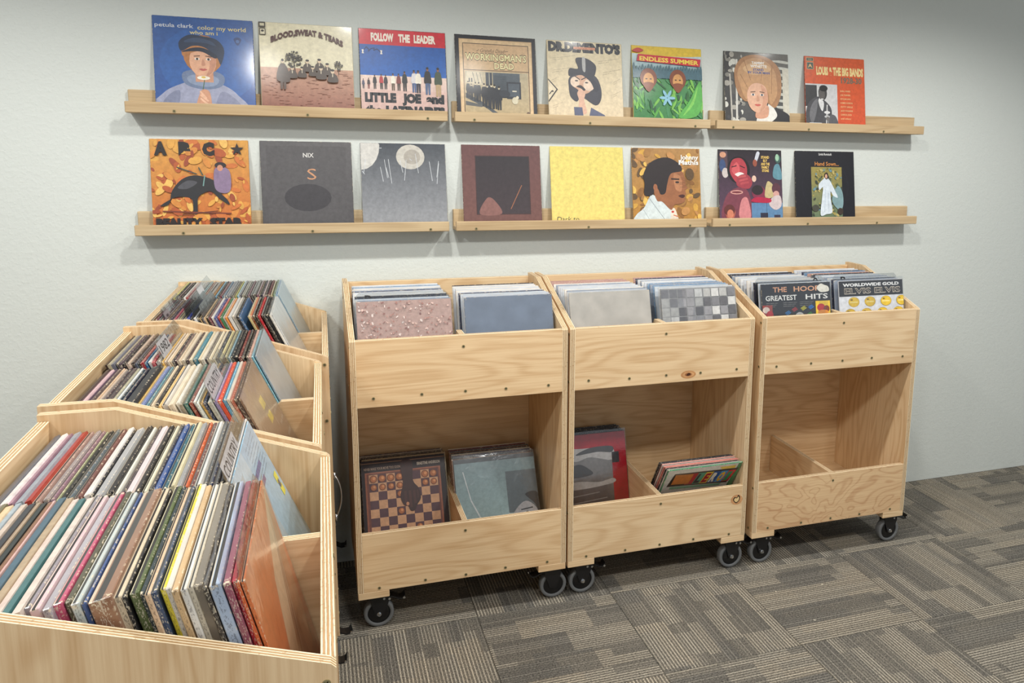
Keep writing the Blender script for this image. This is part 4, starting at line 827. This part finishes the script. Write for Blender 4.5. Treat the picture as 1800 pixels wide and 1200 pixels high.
Dd = [dict(c=(140, 112, 90), t=.005, gloss=True, cover=kraft, label='brown record sleeve with yellow marks, leading the fourth left-hand row', bag=True), dict(c=(80, 60, 50)), dict(c=(176, 86, 60)), dict(c=(214, 206, 190)), dict(c=(104, 160, 186), t=.006), dict(c=(206, 76, 46), t=.007), dict(c=(150, 136, 176), t=.007), dict(c=(170, 172, 160), t=.008), dict(c=(50, 62, 90), t=.006), dict(c=(206, 166, 92), t=.006), dict(c=(216, 222, 214)), dict(c=(222, 226, 222)), dict(c=(152, 66, 50), t=.006), dict(c=(60, 116, 108), t=.007), dict(c=(150, 140, 120)), dict(c=(226, 222, 210), t=.008), dict(c=(222, 206, 180), t=.010), dict(c=(206, 200, 190), t=.010), dict(c=(226, 186, 120)), dict(c=(40, 38, 40), t=.007), dict(c=(222, 200, 168), t=.008), dict(c=(100, 140, 150), t=.006), dict(c=(110, 132, 186), t=.008), dict(c=(212, 172, 82), t=.007), dict(c=(36, 36, 40), t=.022)]
row(LM, 0, "fourth left-hand row from wall", GA, Dd, 34, 24.5, .0064, 14)
bluecov = [('rect', 0, 0, 1, 1, ((176, 206, 222), (132, 176, 210))), ('rect', 0, 0, .45, 1, ((186, 196, 200), (158, 190, 214)))]
for i in range(8): bluecov.append(('text', 'nnm mmn nmmn mn', 0, 1, 0, 0.001, (60, 90, 120)))
bluecov = bluecov[:2] + [('text', 'nnm mmn nmmnm', .55, .55 + .38 - .03 * (i % 3), .955 - i * .026, .009, (70, 100, 130)) for i in range(9)] + [('text', 'nnmnmunnm', .20, .74, .80, .045, (76, 86, 160), {'bold': .05}), ('text', 'mnnumnmnu', .14, .66, .73, .045, (120, 86, 140), {'bold': .05}), ('rect', .86, .60, .95, .66, (226, 222, 60)), ('rect', .86, .51, .95, .57, (226, 222, 60)), ('rect', .88, .56, .93, .61, (60, 60, 70))]
Ee = [dict(c=(150, 186, 208), t=.005, cover=bluecov, label='pale blue record sleeve with two yellow squares, leading the fifth left-hand row'), dict(c=(214, 210, 206), t=.006), dict(c=(44, 42, 46), t=.006), dict(c=(70, 66, 70), t=.007), dict(c=(28, 34, 76), t=.007), dict(c=(90, 92, 96)), dict(c=(226, 226, 224), t=.010), dict(c=(96, 44, 46), t=.006), dict(c=(196, 92, 50), t=.008), dict(c=(150, 150, 150), t=.008), dict(c=(206, 196, 160)), dict(c=(46, 96, 110)), dict(c=(38, 82, 150), t=.008), dict(c=(44, 42, 44), t=.007), dict(c=(222, 216, 190)), dict(c=(36, 34, 34), t=.009), dict(c=(220, 206, 206), t=.010), dict(c=(60, 52, 56)), dict(c=(226, 222, 208)), dict(c=(34, 32, 34), t=.010), dict(c=(170, 170, 170), t=.012), dict(c=(40, 40, 44)), dict(c=(226, 220, 214))]
row(LN, 1, "fifth left-hand row from wall", GA, Ee, 30, 23, .007, 15)
orcov = [('rect', 0, 0, 1, 1, ((204, 112, 70), (224, 124, 66))), ('poly', [(1, 1), (.62, .7), (.42, .3), (.36, 0), (.86, 0), (.9, .4)], (196, 140, 100)), ('poly', [(1, 1), (.50, .72), (.2, .35), (.08, 0), (.44, 0), (.5, .4)], (226, 192, 154)), ('blob', [(.5, .2), (.56, .42), (.66, .5), (.66, .2), (.58, .05)], (168, 112, 80))] + [('line', (.96, .97), (.12 + .06 * i, 0), .010, ((240, 218, 184), (190, 140, 104))[i % 2]) for i in range(6)]  # cream streaks paint the wrinkled plastic bag's reflections into the cover colours
crcov = [('rect', 0, 0, 1, 1, ((150, 20, 40), (206, 30, 60))), ('blob', [(.4, .8), (.5, .93), (.6, .86), (.66, .7), (.52, .66)], (70, 46, 34))]
Ff = [dict(c=(214, 118, 66), t=.005, lean=14.2, cover=orcov, label='orange record sleeve with a tan picture, leading the nearest left-hand row', gap=.0035, bag=True), dict(c=(212, 100, 52), t=.004, lean=13.8), dict(c=(176, 26, 52), t=.006, cover=crcov, label='crimson record sleeve, third from the front in the nearest left-hand row'), dict(c=(150, 84, 100), t=.008), dict(c=(176, 192, 214), t=.013, gloss=True, bag=True), dict(c=(70, 62, 56), t=.005), dict(c=(128, 118, 104), t=.010), dict(c=(206, 196, 176), t=.006), dict(c=(228, 224, 216), t=.007), dict(c=(206, 174, 130), t=.007), dict(c=(222, 216, 204), t=.007), dict(c=(222, 204, 64), t=.006), dict(c=(60, 74, 100), t=.007), dict(c=(216, 184, 150), t=.006), dict(c=(44, 56, 60), t=.005), dict(c=(86, 98, 58), t=.010), dict(c=(36, 34, 34), t=.004), dict(c=(212, 196, 168), t=.009), dict(c=(150, 110, 84), t=.024, label='thick brown box set in the nearest left-hand row'), dict(c=(70, 92, 140), t=.005), dict(c=(196, 204, 200), t=.009), dict(c=(86, 84, 66), t=.007), dict(c=(196, 84, 116), t=.010), dict(c=(176, 170, 176), t=.008)]
row(LN, 0, "nearest left-hand row", GA, Ff, 26, 13.5, .0072, 16)

# divider cards in the left-hand rows
def fy(y): return YF0 + y
card(LF, 1, fy(.247), 23, 'small clear divider card with a white header in the left-hand row against the wall', mat=CLEAR, h=.343, arts=[('rect', .04, .86, .40, .98, (214, 214, 216)), ('text', 'nmn', .1, .34, .89, .04, (90, 92, 100), {'bold': .02})])
for i, (y, dx) in enumerate(((.192, 0), (.214, .002), (.232, -.002))):
    card(LF, 0, fy(y), 23, 'smoky clear divider card, %s from the front of three in the second left-hand row' % ORD[i], mat=SMOKE, h=.346, dx=dx)
card(LF, 0, fy(.292), 23, 'greyish clear divider card with a dark square, farthest back in the second left-hand row', mat=CLEAR, h=.342, arts=[('rect', .06, .84, .3, .96, (150, 140, 142)), ('rect', .13, .86, .22, .93, (80, 70, 74))])
card(LM, 1, fy(.213), 22.5, 'clear divider card lettered 1982 in the third left-hand row', '1982', h=.360, spots=(.10, .42, .90))
card(LM, 0, fy(.0605), 23.5, 'clear divider card lettered COUNTRY in the fourth left-hand row', 'COUNTRY', h=.358, spots=(.06, .55, .90))
card(LN, 1, fy(.0098), 23, 'clear divider card lettered COUNTRY in the fifth left-hand row', 'COUNTRY', h=.352, spots=(.06, .55, .895), dx=-.010)
card(LN, 0, fy(.0128), 13.5, 'clear divider card with dark handwriting in the nearest left-hand row', h=.335, arts=[('text', 'nmmn', .10, .34, .82, .05, (60, 52, 60), {'bold': .02}), ('text', 'mnm', .12, .30, .71, .05, (96, 60, 64), {'bold': .02})])

# records at the far backs of the rows, beyond the picture's edge
def stuff_rows():
    V, F, C = [], [], []
    for mw, t, c in STUFF:
        b = len(V)
        for x in (-LPW / 2, LPW / 2):
            for y in (-t / 2, t / 2):
                for z in (0, LPW): V.append(tuple(mw @ Vector((x, y, z))))
        for f in ((0, 1, 3, 2), (4, 6, 7, 5), (0, 4, 5, 1), (2, 3, 7, 6), (1, 5, 7, 3), (0, 2, 6, 4)): F.append(tuple(b + i for i in f)); C += [lin(c)] * 4
    me = bpy.data.meshes.new('packed_records'); me.from_pydata(V, [], F); ca = me.color_attributes.new('Col', 'FLOAT_COLOR', 'CORNER'); ca.data.foreach_set('color', [x for c in C for x in c])
    o = obj('packed_records', me, PRINT); tag(o, 'tightly packed record sleeves at the far backs of the left-hand rows', 'records', None, 'stuff')
if STUFF: stuff_rows()

# ---- wall browsers: upper bins, sleeves tipped back one behind another
def wall_bin(u, col, name, group, n, seed, cover=None, front=(150, 140, 136), flabel=None, lean=16.0, step=.0255, pale=True, dx0=0.0, cgloss=True, special=None):
    q = random.Random(seed); y = YF0 + 0.008
    for i in range(n):
        t = q.choice((.004, .005, .006, .007)); l = math.radians(lean + q.uniform(-.4, .4))
        c = front if i == 0 else q.choice([(198, 206, 214), (220, 222, 224), (120, 150, 180), (60, 66, 90), (190, 150, 140), (206, 210, 216), (44, 46, 60), (150, 160, 176), (226, 222, 216)]) if pale else q.choice(PAL)
        lb = flabel if (i == 0 and flabel) else '%s sleeve %s from the front in %s' % (cname(c), ordinal(i + 1), name)
        o = record(bin_matrix(u, col, y, l, t, dx0 + q.uniform(-.004, .004)), t, c, lb, group, True, cover=cover if i == 0 else None, cgloss=cgloss)
        if i == 0: bag(o, t)
        y += step + q.uniform(-.004, .004)
        if y + LPW * math.sin(l) + .01 > YB0: break
GW = 'records in the upper bins along the wall'
marble = [('rect', 0, 0, 1, 1, (190, 160, 150))] + [('ell', rr.random(), rr.random(), rr.uniform(.005, .018), rr.uniform(.004, .012), rr.choice([(206, 178, 168), (160, 120, 112), (212, 198, 192), (176, 140, 132), (140, 104, 100)]), rr.random() * 3) for _ in range(420)]
mosaic = [('rect', 0, 0, 1, 1, (150, 150, 150))] + [('rect', x / 9, y / 9, x / 9 + .1, y / 9 + .1, rr.choice([(120, 120, 124), (170, 170, 168), (196, 196, 194), (96, 96, 100), (142, 142, 146)])) for x in range(9) for y in range(9)]
hoops = [('rect', 0, 0, 1, 1, ((52, 52, 54), (36, 40, 48)))]
for x0, x1, t, yv, c in ((.16, .36, 'THE', .900, (214, 158, 124)), (.46, .84, 'HOOP', .900, (222, 166, 130)), (.05, .5, 'GREATEST', .795, (226, 226, 222)), (.63, .96, 'HITS', .795, (230, 230, 226))): hoops.append(('text', t, x0, x1, yv, .062, c, {'bold': .02}))
hoops += [('blob', [(.80, .935), (.86, .985), (.92, .965), (.97, .945), (.98, .89), (.9, .875), (.84, .885)], (232, 228, 214)), ('blob', [(.85, .94), (.9, .96), (.94, .93), (.9, .91)], (244, 240, 226))]
for i in range(3):
    for x0, x1 in ((.06, .22), (.3, .5), (.54, .74)): hoops.append(('text', 'mmn nnmm nmn', x0, x1 - .02 * i, .758 - .022 * i, .010, (176, 176, 172)))
for (x, y, c) in ((.32, .63, (60, 130, 190)), (.42, .67, (176, 60, 66)), (.55, .68, (206, 200, 60)), (.66, .69, (56, 120, 196)), (.48, .60, (140, 70, 130)), (.38, .57, (70, 130, 80)), (.64, .60, (74, 140, 80))):
    for k in range(3): hoops.append(('line', (x + .012 * k, y - .012 * k), (x + .06 + .012 * k, y + .03 - .012 * k), .009, c))
hoops += [('ell', .53, .57, .07, .065, (186, 186, 184)), ('ell', .53, .56, .045, .048, (122, 122, 122)), ('ell', .515, .57, .01, .005, (30, 30, 30)), ('ell', .545, .57, .01, .005, (30, 30, 30)), ('ell', .66, .54, .04, .04, (130, 130, 130)), ('rect', .0, .3, .14, .74, (150, 70, 66)), ('ell', .05, .68, .05, .04, (206, 190, 180)), ('ell', .1, .62, .05, .05, (176, 52, 60)), ('rect', .0, .50, .14, .56, (46, 120, 186)), ('rect', .77, .58, .985, .765, (226, 190, 62)), ('ell', .85, .68, .06, .05, (186, 44, 50)), ('ell', .93, .66, .045, .045, (120, 60, 46)), ('ell', .88, .62, .08, .03, (216, 140, 60)), ('rect', .77, .45, .985, .57, (224, 188, 150)), ('ell', .82, .53, .03, .025, (50, 36, 30)), ('ell', .9, .53, .03, .025, (50, 36, 30)), ('ell', .96, .53, .02, .025, (50, 36, 30))]
gold = [('rect', 0, 0, 1, 1, (232, 234, 238)), ('rect', 0, .80, 1, 1, (30, 32, 38)), ('text', 'WORLDWIDE GOLD', .06, .94, .930, .038, (236, 236, 234), {'bold': .05}), ('text', 'ELVIS ELVIS', .08, .96, .835, .070, (206, 196, 180), {'bold': .04}), ('text', 'ELVIS ELVIS', .085, .955, .840, .060, (60, 52, 48), {'bold': .005})]
for i in range(4):
    for j in range(5):
        x, y = .16 + .25 * i - (.06 if j % 2 else 0) + .06, .725 - .15 * j
        gold += [('ell', x, y, .086, .066, (176, 140, 40)), ('ell', x, y, .081, .061, (226, 190, 56)), ('rect', x - .06, y - .010, x + .06, y + .006, (240, 222, 140)), ('ell', x - .035, y + .03, .02, .010, (130, 100, 40))]
wall_bin(M1, 0, 'upper left bin, first wall browser', GW, 14, 21, marble, (176, 150, 142), 'pinkish marbled record sleeve in clear plastic, upper left bin of first wall browser')
wall_bin(M1, 1, 'upper right bin, first wall browser', GW, 12, 22, None, (120, 132, 150))
wall_bin(M2, 0, 'upper left bin, second wall browser', GW, 12, 23, None, (196, 190, 180))
wall_bin(M2, 1, 'upper right bin, second wall browser', GW, 12, 24, mosaic, (150, 150, 150), 'grey mosaic record sleeve leading the upper right bin of second wall browser')
wall_bin(RB, 0, 'upper left bin, farthest right browser', GW, 13, 25, hoops, (40, 42, 48), 'black record sleeve reading HOOP and GREATEST HITS in the farthest right browser', lean=11)
wall_bin(RB, 1, 'upper right bin, farthest right browser', GW, 13, 26, gold, (226, 226, 228), 'white record sleeve with gold discs reading ELVIS in the farthest right browser', lean=11)
def letter_card(u, col, y, lean, ch, u0, label, h=.335):
    return card(u, col, y, lean, label, h=h, cut=.012, arts=[('text', ch, u0, u0 + .075, .90, .075, (20, 20, 24), {'bold': .03})])
letter_card(M1, 0, YF0 + .066, 16, 'B', .10, 'clear divider card with a letter B in the upper bin of first wall browser')
letter_card(RB, 0, YF0 + .046, 11, 'Q', .84, 'clear divider card with a letter Q in the farthest right browser')
letter_card(RB, 1, YF0 + .046, 11, 'P', .12, 'clear divider card with a letter P in the farthest right browser')

# ---- lower bins
GL = 'records in the lower bins along the wall'
def low_stack(u, col, y0, lean, n, front, flabel, name, seed, cover=None, dx=0.0, step=.0105, gloss=True, cols=None, bagged=False):
    q = random.Random(seed); y = y0
    for i in range(n):
        t = q.choice((.004, .005, .006)); l = math.radians(lean + q.uniform(-.3, .3))
        c = front if i == 0 else q.choice(cols or PAL)
        lb = flabel if i == 0 else '%s sleeve %s from the front in %s' % (cname(c), ordinal(i + 1), name)
        o = record(bin_matrix(u, col, y, l, t, dx + (0 if i == 0 else q.uniform(-.006, .006)), False), t, c, lb, GL, gloss, cover=cover if i == 0 else None, cgloss=gloss)
        if i == 0 and bagged: bag(o, t)
        y += step + q.uniform(-.001, .001) * (0.4 if step < .009 else 2)
chess = [('rect', 0, 0, 1, 1, (40, 28, 34)), ('rect', .0, .965, 1, .975, (150, 116, 92)), ('rect', .04, .0, .94, .86, (160, 98, 74)), ('rect', .06, .0, .92, .845, (116, 66, 54)), ('rect', .085, .0, .90, .83, (60, 38, 46))]
sq = .1019
for i in range(8):
    for j in range(8):
        if (i + j) % 2 == 0: chess.append(('rect', .085 + i * sq, .83 - (j + 1) * sq, .085 + (i + 1) * sq, .83 - j * sq, (208, 162, 124)))
        else: chess.append(('rect', .085 + i * sq, .83 - (j + 1) * sq, .085 + (i + 1) * sq, .83 - j * sq, (84, 52, 62)))
def pc(i, j, big=1.0):
    x, y = .085 + (i + .5) * sq, .83 - (j + .5) * sq
    return [('ell', x, y, .043 * big, .043 * big, (120, 68, 40)), ('ell', x, y, .034 * big, .034 * big, (178, 108, 62)), ('ell', x + .008, y + .008, .016 * big, .018 * big, (216, 150, 98))]
for i in (0, 1, 2, 3, 6, 7): chess += pc(i, 0, 1.05) + (pc(i, 1, .9))
chess += pc(3, 2, .9) + pc(3, 4, .9) + pc(0, 7, .9) + pc(5, 6, .9)
chess += [('blob', [(.46, .95), (.48, .7), (.44, .55), (.47, .44), (.52, .42), (.55, .36), (.60, .36), (.63, .42), (.68, .5), (.66, .62), (.60, .72), (.60, .95)], (58, 30, 30)), ('line', (.5, .6), (.505, .42), .03, (74, 40, 38)), ('line', (.555, .6), (.56, .4), .03, (80, 44, 40)), ('line', (.605, .6), (.61, .44), .03, (76, 42, 40)), ('line', (.645, .6), (.65, .5), .025, (72, 40, 38)), ('ell', .52, .445, .018, .022, (196, 140, 104)),
          ('text', 'NEVER MAKE YOUR MOVE TOO SOON', .03, .46, .885, .03, (170, 150, 136), {'bold': .03}), ('text', 'ERNESTINE ANDERSON', .66, .94, .895, .034, (206, 196, 184), {'bold': .03})]
low_stack(M1, 0, -0.252, 28, 9, (44, 30, 34), 'chessboard-picture record sleeve in the lower left bin of first wall browser', 'lower left bin, first wall browser', 31, chess, 0.008, .0076, False)
mist = [('rect', 0, 0, 1, 1, (70, 76, 82)), ('rect', 0, .26, 1, .95, ((160, 188, 190), (128, 152, 158))), ('rect', 0, 0, 1, .26, (56, 52, 56)), ('rect', .62, .3, 1, .8, (96, 108, 114)), ('line', (.1, .85), (.17, .5), .012, (222, 230, 232)), ('line', (.17, .5), (.32, .16), .016, (224, 232, 234)), ('line', (.32, .16), (.42, 0), .02, (200, 206, 210)), ('line', (.62, .3), (.66, .1), .014, (206, 212, 216)),
        ('blob', [(.6, .12), (.68, .3), (.84, .42), (.98, .3), (1, .1), (.96, 0), (.64, 0)], (188, 188, 192)), ('blob', [(.84, .5), (.96, .36), (1, .15), (1, .5)], (24, 24, 28)), ('ell', .84, .27, .055, .026, (236, 236, 236)), ('ell', .845, .27, .026, .026, (30, 30, 34)), ('line', (.77, .32), (.92, .335), .014, (30, 30, 34)), ('blob', [(.66, .1), (.74, .13), (.78, .09), (.72, .06)], (130, 84, 92))]
low_stack(M1, 1, -0.338, 28, 13, (130, 150, 156), 'misty pale blue record sleeve with a drawn face, lower right bin of first wall browser', 'lower right bin, first wall browser', 32, mist, -0.014, .0105, True, None, True)
sea = [('rect', 0, 0, 1, 1, ((150, 22, 34), (196, 28, 44))), ('rect', 0, .04, .80, .82, ((96, 92, 92), (150, 150, 150))), ('rect', 0, .04, .80, .32, ((66, 62, 62), (110, 106, 106))), ('blob', [(.0, .6), (.1, .72), (.3, .66), (.5, .7), (.8, .64), (.8, .80), (.4, .82), (0, .82)], (206, 206, 206)), ('blob', [(.3, .74), (.5, .82), (.8, .82), (.8, .74), (.6, .76)], (84, 84, 86)), ('blob', [(.14, .48), (.2, .58), (.34, .62), (.46, .56), (.52, .48), (.3, .45)], (66, 64, 64)), ('blob', [(.0, .36), (.3, .4), (.6, .37), (.8, .4), (.8, .34), (.4, .3), (0, .31)], (186, 184, 182)), ('line', (.1, .2), (.6, .24), .012, (150, 148, 146)), ('line', (.2, .12), (.7, .16), .012, (140, 138, 136)), ('rect', .80, .6, .9, .74, (56, 54, 58)), ('rect', .82, .05, .96, .11, (206, 196, 190)), ('text', 'STEREO', .84, .94, .065, .03, (50, 40, 40), {'bold': .03})]
low_stack(M2, 0, -0.205, 15, 6, (160, 24, 36), 'red record sleeve with a grey seascape in the lower bin of second wall browser', 'lower left bin, second wall browser', 33, sea, 0.010, .017, True, [(30, 30, 32), (26, 28, 30), (80, 80, 78), (44, 44, 46)], True)
# colourful stack leaning forward against the bin front
ler = [('rect', 0, 0, 1, 1, (208, 208, 204)), ('poly', [(0, 0), (1, 0), (1, 1), (.955, 1), (.90, .2), (.0, .2)], (40, 130, 84)), ('poly', [(0.02, .03), (.9, .03), (.935, .97), (.02, .97)], (206, 206, 202)), ('poly', [(.70, .96), (.93, .96), (.90, .72), (.80, .84)], (222, 184, 44))]
ler += [('poly', [(.05, .66), (.90, .60), (.985, .90), (.10, .92)], (24, 24, 30))]
for i, (bgc, fc, ch) in enumerate((((176, 52, 60), (226, 180, 60), ''), ((84, 150, 124), (60, 50, 60), 'L'), ((222, 190, 66), (164, 34, 50), 'E'), ((36, 84, 150), (226, 222, 206), 'R'), ((70, 140, 186), (226, 166, 40), 'O'), ((206, 34, 54), (40, 140, 96), 'I'))):
    x = .29 + i * .105; sl = .045; yb_, yt_ = .665 - i * .006, .885 - i * .005
    ler.append(('poly', [(x, yb_), (x + .103, yb_ - .004), (x + .103 + sl, yt_), (x + sl, yt_ + .003)], bgc)); ler.append(('text', ch, x + .014, x + (.090 if ch != 'I' else .074), yb_ + .025, .165, fc, {'bold': .06, 'shear': .22}))
ler += [('poly', [(.1, .60), (.80, .56), (.83, .60), (.1, .65)], (110, 170, 142)), ('ell', .62, .46, .12, .08, (222, 176, 50)), ('ell', .62, .46, .06, .04, (130, 60, 40)), ('ell', .8, .4, .1, .08, (80, 150, 90)), ('ell', .3, .42, .12, .1, (206, 120, 60)), ('poly', [(.1, .70), (.34, .68), (.37, .88), (.12, .90)], (196, 120, 60))]
q = random.Random(41); FL = math.radians(33)
for i in range(9):
    t = .0055; base = Vector((COLX[1] + .0075 - .002 * (i % 3), YF0 + 0.156 + i * .0088 / math.cos(FL), ZF_LO + 0.5 * t * math.sin(FL) + 0.0005))
    mw = M2.matrix_world @ Matrix.Translation(base) @ Matrix.Rotation(FL, 4, 'X')
    c = (60, 140, 96) if i == 0 else q.choice([(226, 222, 218), (206, 130, 120), (40, 40, 44), (196, 190, 184), (222, 160, 150), (60, 60, 64)])
    record(mw, t, c, 'colourful record sleeve reading LEROI in the lower bin of second wall browser' if i == 0 else '%s record sleeve, %s behind the LEROI sleeve in second wall browser' % (cname(c), ORD[i - 1]), GL, True, cover=ler if i == 0 else None, cgloss=True)

# ------------------------------------------------------------------ scraps on the carpet
def scrap(x, y, a, label):
    bm = bmesh.new(); pts = [(-.005, -.0012), (.001, -.0016), (.0055, .0004), (.002, .0014), (-.004, .001)]
    a_ = [bm.verts.new((p[0], p[1], 0.0006)) for p in pts]; b_ = [bm.verts.new((p[0] * .9, p[1] * .9, 0.0018)) for p in pts]
    bm.faces.new(a_[::-1]); bm.faces.new(b_)
    for i in range(5): bm.faces.new((a_[i], a_[(i + 1) % 5], b_[(i + 1) % 5], b_[i]))
    o = obj('paper_scrap', mesh_bm('paper_scrap', bm), SCRAP, None, (x, y, 0), (0, 0, a)); tag(o, label, 'scrap', 'tiny scraps on the carpet')
SCRAP = simple('white_paper', (226, 218, 196), 0.8)
scrap(1.52, -.735, 1.2, 'tiny white paper scrap on the carpet below the farthest right browser')
scrap(1.05, -.72, .3, 'tiny white paper scrap on the striped carpet tile, left of the other scraps')
scrap(1.55, -.95, -.5, 'tiny white paper scrap on the carpet, nearest the viewer')
scrap(1.72, -.745, .1, 'tiny white paper scrap on the carpet, farthest right')
